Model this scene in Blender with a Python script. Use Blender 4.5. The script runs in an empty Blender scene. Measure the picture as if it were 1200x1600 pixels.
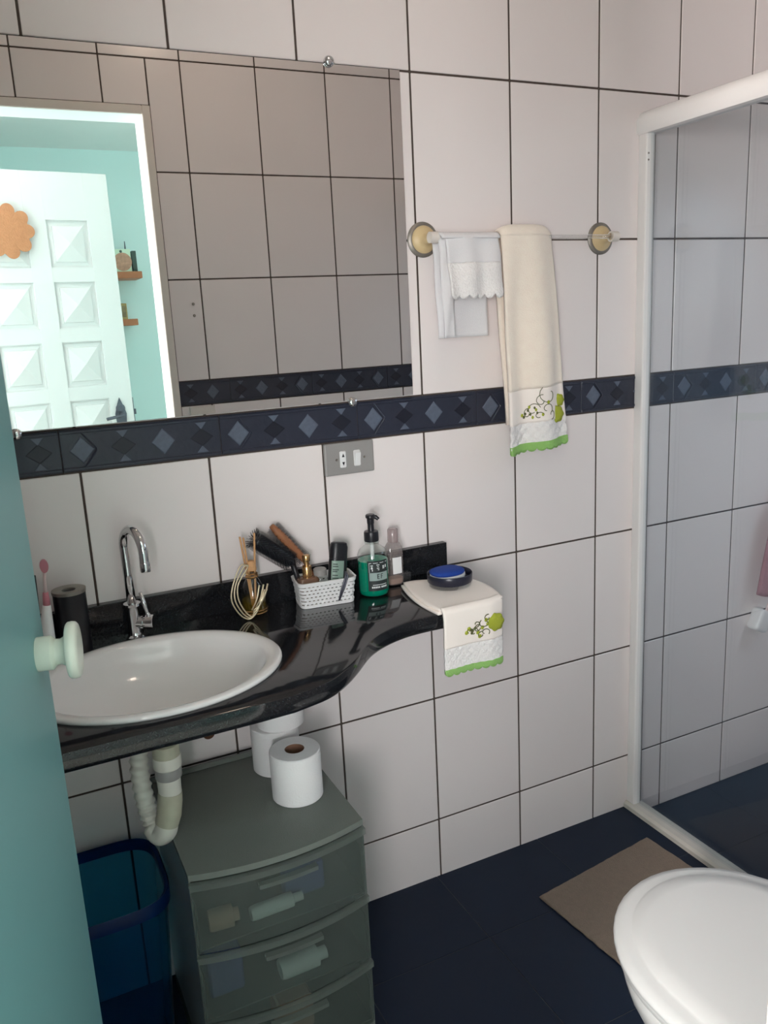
import bpy, bmesh, math, random
from mathutils import Vector, Matrix
random.seed(7)
scn = bpy.context.scene
COL = scn.collection

# ---------------------------------------------------------------- camera
F_PX = 1288.39
cam_d = bpy.data.cameras.new('camera')
cam = bpy.data.objects.new('camera', cam_d); COL.objects.link(cam)
cam_d.sensor_fit = 'VERTICAL'; cam_d.sensor_height = 36.0; cam_d.lens = 36.0 * F_PX / 1600.0
cam_d.clip_start = 0.02
yaw, pit, rol = math.radians(25.25434), math.radians(-13.07708), math.radians(-2.94309)
fw = Vector((math.sin(yaw) * math.cos(pit), math.cos(yaw) * math.cos(pit), math.sin(pit)))
r0 = Vector((math.cos(yaw), -math.sin(yaw), 0)); u0 = r0.cross(fw)
rt = math.cos(rol) * r0 + math.sin(rol) * u0
up = -math.sin(rol) * r0 + math.cos(rol) * u0
m = Matrix((rt, up, -fw)).transposed().to_4x4(); m.translation = Vector((-0.14446, -1.66109, 1.41649))
cam.matrix_world = m
scn.camera = cam
scn.cycles.diffuse_bounces = 10; scn.cycles.max_bounces = 16

# ---------------------------------------------------------------- world, lights, exposure
vs = scn.view_settings
vs.view_transform = 'Standard'; vs.look = 'None'; vs.gamma = 1.0; vs.use_curve_mapping = False
vs.exposure = 0.0
LAMP_E = 24.0          # the lit opal globe of the ceiling lamp
w = bpy.data.worlds.new('world'); scn.world = w; w.use_nodes = True
bg = w.node_tree.nodes['Background']
bg.inputs['Color'].default_value = (0.86, 0.92, 1.0, 1); bg.inputs['Strength'].default_value = 1.0

def area(name, loc, target, sx, sy, power, color, spread=180):
    l = bpy.data.lights.new(name, 'AREA'); l.shape = 'RECTANGLE'; l.size = sx; l.size_y = sy
    l.energy = power; l.color = color; l.spread = math.radians(spread)
    o = bpy.data.objects.new(name, l); COL.objects.link(o); o.location = loc
    o.rotation_euler = (Vector(target) - Vector(loc)).to_track_quat('-Z', 'Y').to_euler()
    return o
# daylight that comes in at the open front door of the hall (the doorway left of the panelled leaf)
area('daylight_front_door', (-0.83, -2.62, 1.36), (0.30, 0.0, 1.20), 0.78, 0.80, 10.0, (1.0, 0.965, 0.97), 62)
# added fill that brightens the hall, set at an unseen side opening
area('hall_fill_light', (-1.46, -2.24, 1.55), (1.0, -2.16, 1.65), 0.22, 0.80, 82, (1.0, 0.91, 0.88), 150)
# daylight of the shower window
area('daylight_shower_window', (2.33, -0.70, 1.62), (1.2, -0.75, 0.2), 0.56, 0.52, 3.6, (0.66, 0.83, 1.0), 130)

# ---------------------------------------------------------------- helpers
ORG = {}
def bm_new(): return bmesh.new()

def link(name, me, mat, parent=None, smooth=False, origin=None):
    o = bpy.data.objects.new(name, me); COL.objects.link(o)
    if mat is not None:
        me.materials.clear(); me.materials.append(mat)
    if smooth:
        for p in me.polygons: p.use_smooth = True
    return o

def obj(name, bm, mat, parent=None, smooth=False, autosmooth=None, label=None):
    """bm holds world coordinates; part meshes are stored relative to their thing"""
    bmesh.ops.recalc_face_normals(bm, faces=bm.faces[:])
    if parent is None:
        xs = [v.co.x for v in bm.verts]; ys = [v.co.y for v in bm.verts]; zs = [v.co.z for v in bm.verts]
        org = Vector(((min(xs) + max(xs)) / 2, (min(ys) + max(ys)) / 2, min(zs)))
    else:
        org = ORG[parent.name]
    bmesh.ops.translate(bm, verts=bm.verts[:], vec=-org)
    me = bpy.data.meshes.new(name)
    if autosmooth is not None:
        lim = math.radians(autosmooth)
        for f in bm.faces: f.smooth = True
        for e in bm.edges:
            if len(e.link_faces) == 2 and e.calc_face_angle(0) > lim: e.smooth = False
    bm.to_mesh(me); bm.free()
    o = link(name, me, mat, smooth=smooth)
    if parent is None:
        o.location = org
    else:
        o.parent = parent
    ORG[o.name] = org
    if label: o['label'] = label
    return o

def tag(o, label, cat, group=None, kind=None):
    if label: o['label'] = label
    if cat: o['category'] = cat
    if group: o['group'] = group
    if kind: o['kind'] = kind
    return o

def thing(name, loc, label, cat, group=None):
    o = bpy.data.objects.new(name, None); COL.objects.link(o); o.location = loc
    o.empty_display_size = 0.05
    ORG[o.name] = Vector(loc)
    return tag(o, label, cat, group)

def struct(o, label=None):
    o['kind'] = 'structure'
    if label: o['label'] = label
    return o

def empty_struct(name, loc=(0, 0, 0), label=None):
    o = bpy.data.objects.new(name, None); COL.objects.link(o); o.location = loc
    ORG[o.name] = Vector(loc)
    return struct(o, label)

def box(bm, x0, x1, y0, y1, z0, z1, bev=0, seg=1, mat=None):
    r = bmesh.ops.create_cube(bm, size=1)
    vs_ = r['verts']
    for v in vs_:
        v.co = Vector(((x0 + x1) / 2 + v.co.x * (x1 - x0), (y0 + y1) / 2 + v.co.y * (y1 - y0), (z0 + z1) / 2 + v.co.z * (z1 - z0)))
    if bev:
        es = list({e for v in vs_ for e in v.link_edges})
        rr = bmesh.ops.bevel(bm, geom=es, offset=bev, segments=seg, affect='EDGES', profile=0.5)
        vs_ = list({v for f in rr['faces'] for v in f.verts} | {v for v in vs_ if v.is_valid})
    if mat is not None:
        bmesh.ops.transform(bm, matrix=mat, verts=vs_)
    return vs_

def loops(bm, rings, close_ends=(True, True), cyc=True):
    """rings: list of lists of points, same length; skins between them"""
    R = [[bm.verts.new(p) for p in ring] for ring in rings]
    n = len(R[0])
    for a, b in zip(R[:-1], R[1:]):
        for i in range(n if cyc else n - 1):
            j = (i + 1) % n
            bm.faces.new((a[i], a[j], b[j], b[i]))
    if close_ends[0]: bm.faces.new(R[0][::-1])
    if close_ends[1]: bm.faces.new(R[-1])
    return R

def lathe(bm, prof, c, n=28, sx=1, sy=1, mat=None, ends=(True, True)):
    """prof: (radius, height) from bottom to top; about the z axis at c"""
    rings = []
    for r, h in prof:
        rings.append([Vector((r * sx * math.cos(2 * math.pi * i / n), r * sy * math.sin(2 * math.pi * i / n), h)) for i in range(n)])
    if mat is not None: rings = [[mat @ p for p in g] for g in rings]
    else: rings = [[p + Vector(c) for p in g] for g in rings]
    return loops(bm, rings, ends)

def axis_mat(c, d, upv=(0, 0, 1)):
    d = Vector(d).normalized(); upv = Vector(upv)
    if abs(d.dot(upv)) > .98: upv = Vector((0, 1, 0))
    x = upv.cross(d).normalized(); y = d.cross(x)
    m_ = Matrix((x, y, d)).transposed().to_4x4(); m_.translation = Vector(c)
    return m_

def tube(bm, pts, r, n=10, ends=(True, True)):
    pts = [Vector(p) for p in pts]
    rr = r if isinstance(r, (list, tuple)) else [r] * len(pts)
    rings = []; prev = None
    for i, p in enumerate(pts):
        t = (pts[min(i + 1, len(pts) - 1)] - pts[max(i - 1, 0)]).normalized()
        if prev is None:
            a = Vector((0, 0, 1)) if abs(t.z) < .9 else Vector((1, 0, 0))
            x = a.cross(t).normalized()
        else:
            x = (prev - t * prev.dot(t)).normalized()
        prev = x; y = t.cross(x)
        rings.append([p + (x * math.cos(2 * math.pi * k / n) + y * math.sin(2 * math.pi * k / n)) * rr[i] for k in range(n)])
    return loops(bm, rings, ends)

def smooth_pts(pts, n=8):
    """Catmull-Rom"""
    P = [Vector(p) for p in pts]; P = [P[0] * 2 - P[1]] + P + [P[-1] * 2 - P[-2]]
    out = []
    for i in range(1, len(P) - 2):
        a, b, c, d = P[i - 1:i + 3]
        for k in range(n):
            t = k / n
            out.append(0.5 * ((2 * b) + (c - a) * t + (2 * a - 5 * b + 4 * c - d) * t * t + (3 * b - a - 3 * c + d) * t ** 3))
    out.append(P[-2]); return out

def superell(cx, cy, hx, hy, z, n=40, e=4.0):
    out = []
    for i in range(n):
        a = 2 * math.pi * i / n
        c, s = math.cos(a), math.sin(a)
        out.append(Vector((cx + hx * math.copysign(abs(c) ** (2 / e), c), cy + hy * math.copysign(abs(s) ** (2 / e), s), z)))
    return out

def prism(bm, pts, axis_vec):
    """flat polygon extruded along axis_vec"""
    a = [Vector(p) for p in pts]; b = [p + Vector(axis_vec) for p in a]
    return loops(bm, [a, b])

def grid(bm, fn, nu, nv):
    V = [[bm.verts.new(fn(i / nu, j / nv)) for i in range(nu + 1)] for j in range(nv + 1)]
    for j in range(nv):
        for i in range(nu):
            bm.faces.new((V[j][i], V[j][i + 1], V[j + 1][i + 1], V[j + 1][i]))
    return V

def solidify(o, t, off=0):
    md = o.modifiers.new('solidify', 'SOLIDIFY'); md.thickness = t; md.offset = off
    return o

# ---------------------------------------------------------------- materials
def nt(name):
    mt = bpy.data.materials.new(name); mt.use_nodes = True
    n = mt.node_tree; b = n.nodes['Principled BSDF']
    return mt, n, b

def srgb(r, g, b):
    f = lambda c: (c / 255 / 12.92) if c / 255 <= .04045 else ((c / 255 + .055) / 1.055) ** 2.4
    return (f(r), f(g), f(b), 1)

def mat(name, col, rough=.5, metal=0, var=0.0, vscale=30, bump=0, bscale=200, spec=.5, coat=0, trans=0, ior=1.45, sheen=0, alpha=1, sss=0):
    mt, n, b = nt(name)
    b.inputs['Base Color'].default_value = col; b.inputs['Roughness'].default_value = rough
    b.inputs['Metallic'].default_value = metal; b.inputs['Specular IOR Level'].default_value = spec
    b.inputs['Coat Weight'].default_value = coat; b.inputs['Transmission Weight'].default_value = trans
    b.inputs['IOR'].default_value = ior; b.inputs['Sheen Weight'].default_value = sheen; b.inputs['Alpha'].default_value = alpha
    tc = n.nodes.new('ShaderNodeTexCoord')
    if var:
        no = n.nodes.new('ShaderNodeTexNoise'); no.inputs['Scale'].default_value = vscale; no.inputs['Detail'].default_value = 4
        n.links.new(tc.outputs['Object'], no.inputs['Vector'])
        mx = n.nodes.new('ShaderNodeMix'); mx.data_type = 'RGBA'
        c = col
        mx.inputs[6].default_value = tuple(max(0, k * (1 - var)) for k in c[:3]) + (1,)
        mx.inputs[7].default_value = tuple(min(1, k * (1 + var)) for k in c[:3]) + (1,)
        n.links.new(no.outputs['Fac'], mx.inputs[0]); n.links.new(mx.outputs[2], b.inputs['Base Color'])
    if bump:
        no2 = n.nodes.new('ShaderNodeTexNoise'); no2.inputs['Scale'].default_value = bscale; no2.inputs['Detail'].default_value = 3
        n.links.new(tc.outputs['Object'], no2.inputs['Vector'])
        bp = n.nodes.new('ShaderNodeBump'); bp.inputs['Strength'].default_value = bump; bp.inputs['Distance'].default_value = .004
        n.links.new(no2.outputs['Fac'], bp.inputs['Height']); n.links.new(bp.outputs['Normal'], b.inputs['Normal'])
    return mt

def thin_glass(name, tint, gloss=.06, rough=.02, diffuse=0.0, dcol=(.8, .8, .8, 1)):
    """thin clear or milky sheet: transparent + fresnel gloss (+ a share of diffuse)"""
    mt = bpy.data.materials.new(name); mt.use_nodes = True
    n = mt.node_tree; n.nodes.clear()
    out = n.nodes.new('ShaderNodeOutputMaterial')
    tr = n.nodes.new('ShaderNodeBsdfTransparent'); tr.inputs['Color'].default_value = tint
    gl = n.nodes.new('ShaderNodeBsdfGlossy'); gl.inputs['Roughness'].default_value = rough; gl.inputs['Color'].default_value = (1, 1, 1, 1)
    lw = n.nodes.new('ShaderNodeLayerWeight'); lw.inputs['Blend'].default_value = .5        # Schlick, the same from both sides
    pw = n.nodes.new('ShaderNodeMath'); pw.operation = 'POWER'; pw.inputs[1].default_value = 5
    n.links.new(lw.outputs['Facing'], pw.inputs[0])
    fr = n.nodes.new('ShaderNodeMath'); fr.operation = 'MULTIPLY_ADD'; fr.inputs[1].default_value = .94 * gloss / .06; fr.inputs[2].default_value = .04 * gloss / .06
    n.links.new(pw.outputs[0], fr.inputs[0]); fr.use_clamp = True
    base = tr
    if diffuse:
        df = n.nodes.new('ShaderNodeBsdfDiffuse'); df.inputs['Color'].default_value = dcol
        tl = n.nodes.new('ShaderNodeBsdfTranslucent'); tl.inputs['Color'].default_value = dcol
        m0 = n.nodes.new('ShaderNodeMixShader'); m0.inputs[0].default_value = .45
        n.links.new(df.outputs[0], m0.inputs[1]); n.links.new(tl.outputs[0], m0.inputs[2])
        m1 = n.nodes.new('ShaderNodeMixShader'); m1.inputs[0].default_value = diffuse
        n.links.new(tr.outputs[0], m1.inputs[1]); n.links.new(m0.outputs[0], m1.inputs[2]); base = m1
    m2 = n.nodes.new('ShaderNodeMixShader')
    n.links.new(fr.outputs[0], m2.inputs[0]); n.links.new(base.outputs[0], m2.inputs[1]); n.links.new(gl.outputs[0], m2.inputs[2])
    n.links.new(m2.outputs[0], out.inputs['Surface'])
    return mt

M = {}
def tile_mat(name, col, rough, bump=.02, spec=.5):
    mt, n, b = nt(name); b.inputs['Specular IOR Level'].default_value = spec
    oi = n.nodes.new('ShaderNodeObjectInfo')
    mx = n.nodes.new('ShaderNodeMix'); mx.data_type = 'RGBA'
    mx.inputs[6].default_value = tuple(k * .965 for k in col[:3]) + (1,); mx.inputs[7].default_value = tuple(min(1, k * 1.02) for k in col[:3]) + (1,)
    n.links.new(oi.outputs['Random'], mx.inputs[0]); n.links.new(mx.outputs[2], b.inputs['Base Color'])
    b.inputs['Roughness'].default_value = rough
    tc = n.nodes.new('ShaderNodeTexCoord'); no = n.nodes.new('ShaderNodeTexNoise'); no.inputs['Scale'].default_value = 14
    n.links.new(tc.outputs['Object'], no.inputs['Vector'])
    bp = n.nodes.new('ShaderNodeBump'); bp.inputs['Strength'].default_value = bump; bp.inputs['Distance'].default_value = .01
    n.links.new(no.outputs['Fac'], bp.inputs['Height']); n.links.new(bp.outputs['Normal'], b.inputs['Normal'])
    return mt
M['tile'] = tile_mat('glazed_white_tile', (.85, .788, .775, 1), .22)
M['grout'] = mat('dark_grout', srgb(78, 68, 62), .9, var=.25, vscale=40)
M['floor_tile'] = tile_mat('navy_floor_tile', srgb(15, 29, 48), .34, .05, .22)
M['floor_grout'] = mat('floor_grout', srgb(62, 64, 66), .9, var=.2)
M['border'] = mat('navy_border_glaze', srgb(46, 50, 64), .3, var=.12, vscale=60, bump=.2, bscale=90)
M['border_dark'] = mat('navy_border_dark', srgb(30, 33, 45), .35)
M['border_light'] = mat('grey_blue_relief', srgb(90, 99, 115), .4, var=.3, vscale=120)
M['ceil'] = mat('ceiling_paint', (.86, .83, .79, 1), .9)
M['mint'] = mat('mint_wall_paint', srgb(214, 236, 235), .75, var=.03, vscale=4)
M['mint_door'] = mat('mint_door_enamel', srgb(120, 170, 172), .42, var=.05, vscale=3)
M['white_paint'] = mat('white_enamel', (.84, .83, .82, 1), .4, var=.02, vscale=6)
M['door_paint'] = mat('dimmed_door_paint', (.70, .69, .69, 1), .45, var=.03, vscale=5)  # white enamel darkened to offset the strong light on the leaf
M['trim'] = mat('casing_paint', srgb(226, 218, 210), .6, var=.04, vscale=12)
M['granite'] = None
def granite():
    mt, n, b = nt('black_granite')
    tc = n.nodes.new('ShaderNodeTexCoord'); vo = n.nodes.new('ShaderNodeTexNoise'); vo.inputs['Scale'].default_value = 420; vo.inputs['Detail'].default_value = 2
    n.links.new(tc.outputs['Object'], vo.inputs['Vector'])
    cr = n.nodes.new('ShaderNodeValToRGB'); cr.color_ramp.elements[0].position = .56; cr.color_ramp.elements[0].color = (.010, .011, .013, 1)
    cr.color_ramp.elements[1].position = .78; cr.color_ramp.elements[1].color = (.030, .033, .037, 1)
    n.links.new(vo.outputs['Fac'], cr.inputs[0]); n.links.new(cr.outputs[0], b.inputs['Base Color'])
    b.inputs['Roughness'].default_value = .07
    return mt
M['granite'] = granite()
M['ceramic'] = mat('white_ceramic', (.80, .785, .775, 1), .1, coat=.3)
M['chrome'] = mat('chrome', (.72, .72, .73, 1), .12, metal=1)
M['steel_dull'] = mat('brushed_metal', (.30, .275, .245, 1), .45, metal=.7)
M['mirror'] = mat('mirror_silver', (.93, .93, .915, 1), .0, metal=1)
M['mirror_edge'] = mat('mirror_edge', srgb(96, 108, 104), .25)
M['cream_plastic'] = mat('cream_plastic', srgb(214, 190, 146), .4)
M['knob'] = mat('ivory_knob', srgb(232, 236, 222), .25)
M['white_plastic'] = mat('white_plastic', (.82, .82, .82, 1), .35)
M['grey_plastic'] = mat('grey_plate', srgb(150, 148, 146), .4)
M['black_plastic'] = mat('black_plastic', (.012, .013, .017, 1), .35)
M['alu'] = mat('white_aluminium', (.80, .78, .77, 1), .35)
M['marble'] = mat('threshold_marble', srgb(196, 192, 184), .4, var=.15, vscale=18)
M['glass'] = thin_glass('shower_glass', (.89, .905, .91, 1), diffuse=.028, dcol=(.38, .60, .85, 1))  # faint blue diffuse share paints in the pane's reflection haze
M['clear'] = thin_glass('clear_glass', (.93, .95, .94, 1))
M['acrylic'] = thin_glass('clear_acrylic', (.96, .96, .96, 1), diffuse=.05)
M['terry_white'] = mat('white_cotton', (.82, .80, .81, 1), .95, bump=.35, bscale=700, sheen=.3)
M['terry_cream'] = mat('cream_terry', srgb(255, 239, 224), .97, bump=.4, bscale=520, sheen=.4, var=.05, vscale=60)
M['terry_band'] = mat('cream_band', srgb(253, 243, 235), .9, bump=.2, bscale=900, sheen=.2)
M['lace'] = mat('white_lace', (.90, .868, .85, 1), .85, bump=.8, bscale=240, var=.08, vscale=180)
M['lime'] = mat('lime_crochet', srgb(158, 208, 118), .9, bump=.8, bscale=500)
M['olive'] = mat('lime_flower', srgb(176, 184, 62), .9, bump=.6, bscale=600)
M['thread'] = mat('dark_green_thread', srgb(96, 98, 62), .9)
M['rug'] = mat('taupe_rug', srgb(132, 117, 104), .98, bump=.9, bscale=380, var=.12, vscale=90)
M['drawer_top'] = mat('grey_plastic_top', srgb(112, 118, 112), .5, bump=.25, bscale=600)
M['drawer_frame'] = thin_glass('smoky_plastic_frame', (.78, .82, .80, 1), rough=.35, diffuse=.40, dcol=srgb(150, 158, 152))
M['drawer'] = thin_glass('smoky_plastic', (.80, .84, .82, 1), rough=.3, diffuse=.22, dcol=srgb(150, 160, 154))
M['bin'] = thin_glass('blue_bin_plastic', (.46, .76, .84, 1), rough=.3, gloss=.03, diffuse=.10, dcol=(.01, .12, .34, 1))
M['bin_rim'] = thin_glass('blue_bin_rim', (.03, .16, .42, 1), rough=.4, gloss=.02, diffuse=.55, dcol=(.004, .045, .20, 1))
M['paper'] = mat('tissue_paper', (.84, .83, .83, 1), .95, bump=.3, bscale=300)
M['card'] = mat('brown_cardboard', srgb(124, 92, 74), .95)
M['pvc'] = mat('pvc_offwhite', srgb(216, 214, 204), .4)
M['pvc_old'] = mat('pvc_yellowed', srgb(178, 176, 156), .5, var=.12, vscale=60)
M['brass'] = mat('old_brass', srgb(112, 76, 60), .4, metal=.8)
M['gold'] = mat('gold_metal', srgb(200, 160, 110), .25, metal=.9)
M['gold_wire'] = mat('pale_gold_wire', srgb(214, 200, 170), .3, metal=.6)
M['reed'] = mat('reed_stick', srgb(205, 158, 112), .8, var=.15, vscale=200)
M['wood'] = mat('brush_wood', srgb(150, 98, 66), .5, var=.2, vscale=60)
M['shelf_wood'] = mat('shelf_wood', srgb(178, 112, 78), .5, var=.12, vscale=25)
M['green_soap'] = mat('green_soap', srgb(0, 140, 110), .12, coat=.3)
M['blue_sponge'] = mat('blue_soap', srgb(22, 62, 150), .8, bump=.4, bscale=300)
M['amber'] = thin_glass('amber_oil', (.72, .58, .12, 1), diffuse=.25, dcol=(.45, .33, .05, 1))
M['label_black'] = mat('label_black', (.02, .03, .03, 1), .5)
M['label_grey'] = mat('label_grey', srgb(150, 168, 164), .5)
M['label_white'] = mat('label_white', (.72, .76, .75, 1), .5)
M['label_green'] = mat('label_green', srgb(128, 152, 140), .4)
M['champagne'] = thin_glass('champagne_glass', (.80, .64, .50, 1), diffuse=.45, dcol=srgb(196, 158, 132))
M['lid'] = mat('toilet_lid_plastic', (.72, .715, .71, 1), .3)
M['pink'] = mat('dusty_pink_cloth', srgb(170, 122, 130), .95, bump=.4, bscale=300)
M['brush_pink'] = mat('pink_plastic', srgb(196, 124, 136), .4)
M['brush_pale'] = mat('pale_pink_plastic', srgb(228, 206, 204), .4)
M['orange'] = mat('woven_orange', srgb(186, 128, 92), .9, bump=.6, bscale=160, var=.12, vscale=60)
M['iron'] = mat('dark_iron', srgb(92, 94, 104), .4, metal=.5)
M['card_green'] = mat('pale_green_card', srgb(214, 232, 210), .7)
M['card_pic'] = mat('floral_print', srgb(196, 150, 128), .7, var=.45, vscale=60)
M['book_dark'] = mat('dark_book', srgb(70, 84, 78), .6)
M['photo'] = mat('photo_print', srgb(140, 122, 92), .5, var=.5, vscale=50)
M['blue_pack'] = mat('blue_pack', srgb(92, 104, 156), .6)
M['beige_pack'] = mat('beige_pack', srgb(190, 160, 140), .6)
M['dish'] = mat('navy_dish', srgb(34, 36, 52), .3)
M['red_hose'] = mat('braided_hose', srgb(140, 112, 96), .5, metal=.4)

# ---------------------------------------------------------------- the room shell
XL, XR = -0.45, 2.35                 # bathroom left and right wall
YB, YF = 0.0, -1.227                 # sink wall face, door wall face
XG = 1.395                           # shower screen
ZC = 2.55
ROWS = [-0.04, .1624, .4983, .834, 1.163, 1.2458, 1.582, 1.9185, 2.2549, ZC]
G = .0046                            # joint width
TT = .0018                           # how far a tile stands proud of the joints
OPEN_X0, OPEN_X1, OPEN_Z = -.27, .432, 2.09
TR_W = .026
HALL_Y = -1.347

mesh_cache = {}
def tile_mesh(kind, wx, wz):
    key = (kind, round(wx, 4), round(wz, 4))
    if key not in mesh_cache:
        b = bm_new(); box(b, -wx / 2, wx / 2, -TT, .006, -wz / 2, wz / 2, .0012)
        me = bpy.data.meshes.new('tile'); bmesh.ops.recalc_face_normals(b, faces=b.faces[:]); b.to_mesh(me); b.free()
        me.materials.append(M['tile']); mesh_cache[key] = me
    return mesh_cache[key]

def place_tile(parent, me, loc, rz=0, name='tile'):
    o = bpy.data.objects.new(name, me); COL.objects.link(o); o.parent = parent
    o.location = loc; o.rotation_euler = (0, 0, rz)
    return o

def tile_rects(a0, a1, line0, pitch, rows, skip_row=4, hole=None):
    """tiles (centre a, centre z, width, height) on a wall that runs from a0 to a1"""
    out = []
    k = math.floor((a0 - line0) / pitch)
    xs = []
    x = line0 + k * pitch
    while x < a1 - 1e-6:
        xs.append((max(x, a0), min(x + pitch, a1))); x += pitch
    for ri in range(len(rows) - 1):
        if ri == skip_row: continue
        for p, q in xs:
            cells = [(p, q, rows[ri], rows[ri + 1])]
            if hole:
                h0, h1, hz = hole; nc = []
                for (c0, c1, z0, z1) in cells:
                    if c1 <= h0 or c0 >= h1 or z0 >= hz: nc.append((c0, c1, z0, z1)); continue
                    if c0 < h0: nc.append((c0, h0, z0, z1))
                    if c1 > h1: nc.append((h1, c1, z0, z1))
                    if z1 > hz: nc.append((max(c0, h0), min(c1, h1), hz, z1))
                cells = nc
            for (c0, c1, z0, z1) in cells:
                if c1 - c0 > .012 and z1 - z0 > .012:
                    out.append(((c0 + c1) / 2, (z0 + z1) / 2, c1 - c0 - G, z1 - z0 - G))
    return out

# border tile pieces (relief of lozenges between two mouldings)
BP = .3075
def cached(key, fn, mt):
    if key not in mesh_cache:
        b = bm_new(); fn(b); bmesh.ops.recalc_face_normals(b, faces=b.faces[:])
        me = bpy.data.meshes.new(key); b.to_mesh(me); b.free(); me.materials.append(mt); mesh_cache[key] = me
    return mesh_cache[key]
def rhomb(b, w_, h_, t0, t1):
    pts = [(w_, 0), (0, h_), (-w_, 0), (0, -h_)]
    loops(b, [[Vector((x, t0, z)) for x, z in pts], [Vector((x * .86, t1, z * .86)) for x, z in pts]])
def tri(b, s):
    pts = [(-.012, .030 * s), (.012, .030 * s), (0, .017 * s)]
    loops(b, [[Vector((x, 0, z)) for x, z in pts], [Vector((x * .85, -.0016, z)) for x, z in pts]])
def border_tile(parent, x0, x1, loc_fn, rz):
    cx = (x0 + x1) / 2; wx = x1 - x0
    def base(b): box(b, -wx / 2 + .0006, wx / 2 - .0006, -.0022, .006, -.0405, .0405, .0008)
    t = place_tile(parent, cached('border_tile_%.4f' % wx, base, M['border']), loc_fn(cx, 1.2044), rz, 'border_tile')
    def sub(nm, key, fn, mt, x):
        if x - .026 < x0 or x + .026 > x1: return
        o = bpy.data.objects.new(nm, cached(key, fn, mt)); COL.objects.link(o); o.parent = t; o.location = (x - cx, -.0022, 0)
    for s in (-1, 1):
        def ridge(b, s=s): box(b, -wx / 2 + .001, wx / 2 - .001, -.0028, .001, s * .0355 - .0032, s * .0355 + .0032, .0012)
        o = bpy.data.objects.new('moulding', cached('moulding_%.4f_%d' % (wx, s), ridge, M['border'])); COL.objects.link(o); o.parent = t; o.location = (0, -.0022, 0)
    return t, sub
def border_run(parent, a0, a1, loc_fn, rz, phase):
    k = math.floor((a0 - phase) / BP); x = phase + k * BP
    while x < a1 - 1e-6:
        p, q = max(x, a0), min(x + BP, a1)
        if q - p > .012:
            t, sub = border_tile(parent, p, q, loc_fn, rz)
            for d in range(2):
                xd = x + .0385 + .1537 * d
                sub('lozenge', 'lozenge', lambda b: rhomb(b, .0245, .0275, .001, -.0016), M['border_light'], xd)
                xh = xd + .0769
                sub('dark_lozenge', 'dark_lozenge', lambda b: rhomb(b, .026, .020, .001, -.0006), M['border_dark'], xh)
                for s in (-1, 1):
                    sub('triangle', 'triangle_%d' % s, lambda b, s=s: tri(b, s), M['border_light'], xh)
            def chev(b):
                tube(b, [(-.002, -.0008, .036), (.024, -.0018, .002), (.024, -.0018, -.002), (-.002, -.0008, -.036)], .0022, 6)
            sub('chevron', 'chevron', chev, M['border'], x + .0385 + .002)
        x += BP

def wall(name, bm, label=None):
    o = obj(name, bm, M['grout']); ORG[o.name] = o.location.copy()
    return struct(o, label)

def fill_wall(o, rects, loc_fn, rz):
    L = o.location
    for (a, z, wx, wz) in rects:
        place_tile(o, tile_mesh('t', wx, wz), Vector(loc_fn(a, z)) - L, rz)

# sink wall
b = bm_new(); box(b, XL - .1, XR + .1, YB, YB + .10, -.15, ZC)
wall_back = wall('wall_back', b, 'white tiled wall with navy border behind the sink')
fill_wall(wall_back, tile_rects(XL, XR, 0.0, .25, ROWS), lambda a, z: (a, YB, z), 0)
border_run(wall_back, XL, XR, lambda a, z: Vector((a, YB, z)) - wall_back.location, 0, .0088 - .0385)

# door wall (seen in the mirror) with the doorway
b = bm_new()
box(b, XL - .1, OPEN_X0 - TR_W, HALL_Y + .004, YF, -.15, ZC)
box(b, OPEN_X1 + TR_W, XR + .1, HALL_Y + .004, YF, -.15, ZC)
box(b, OPEN_X0 - TR_W, OPEN_X1 + TR_W, HALL_Y + .004, YF, OPEN_Z + TR_W, ZC)
wall_front = wall('wall_front', b, 'white tiled wall with the doorway and navy border')
hole = (OPEN_X0 - TR_W, OPEN_X1 + TR_W, OPEN_Z + TR_W)
fill_wall(wall_front, tile_rects(XL, XR, .3166, .25, ROWS, hole=hole), lambda a, z: (a, YF, z), math.pi)
for (a0, a1) in ((XL, OPEN_X0 - TR_W), (OPEN_X1 + TR_W, XR)):
    border_run(wall_front, a0, a1, lambda a, z: Vector((a, YF, z)) - wall_front.location, math.pi, .02)
# side walls
b = bm_new(); box(b, XL - .1, XL, YF, YB, -.15, ZC)
wall_left = wall('wall_left', b)
fill_wall(wall_left, tile_rects(YF, YB, 0, .25, ROWS, skip_row=None), lambda a, z: (XL, a, z), math.pi / 2)
WY0, WY1, WZ0, WZ1 = -1.0, -.4, 1.34, 1.90
b = bm_new()
box(b, XR, XR + .1, YF, YB, -.15, WZ0); box(b, XR, XR + .1, YF, YB, WZ1, ZC)
box(b, XR, XR + .1, YF, WY0, WZ0, WZ1); box(b, XR, XR + .1, WY1, YB, WZ0, WZ1)
wall_right = wall('wall_right', b)
rr_ = [r for r in tile_rects(YF, YB, 0, .25, ROWS, skip_row=None) if not (WY0 - .12 < r[0] < WY1 + .12 and WZ0 - .16 < r[1] < WZ1 + .16)]
fill_wall(wall_right, rr_, lambda a, z: (XR, a, z), -math.pi / 2)
# shower window: frame and pane
win = empty_struct('window_1', (XR + .05, (WY0 + WY1) / 2, WZ0), 'small white shower window')
b = bm_new()
for (y0, y1, z0, z1) in ((WY0, WY1, WZ0, WZ0 + .03), (WY0, WY1, WZ1 - .03, WZ1), (WY0, WY0 + .03, WZ0, WZ1), (WY1 - .03, WY1, WZ0, WZ1)):
    box(b, XR + .03, XR + .07, y0, y1, z0, z1, .003)
obj('window_frame', b, M['alu'], win)
b = bm_new(); box(b, XR + .052, XR + .056, WY0 + .03, WY1 - .03, WZ0 + .03, WZ1 - .03); obj('pane', b, M['clear'], win)

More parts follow.
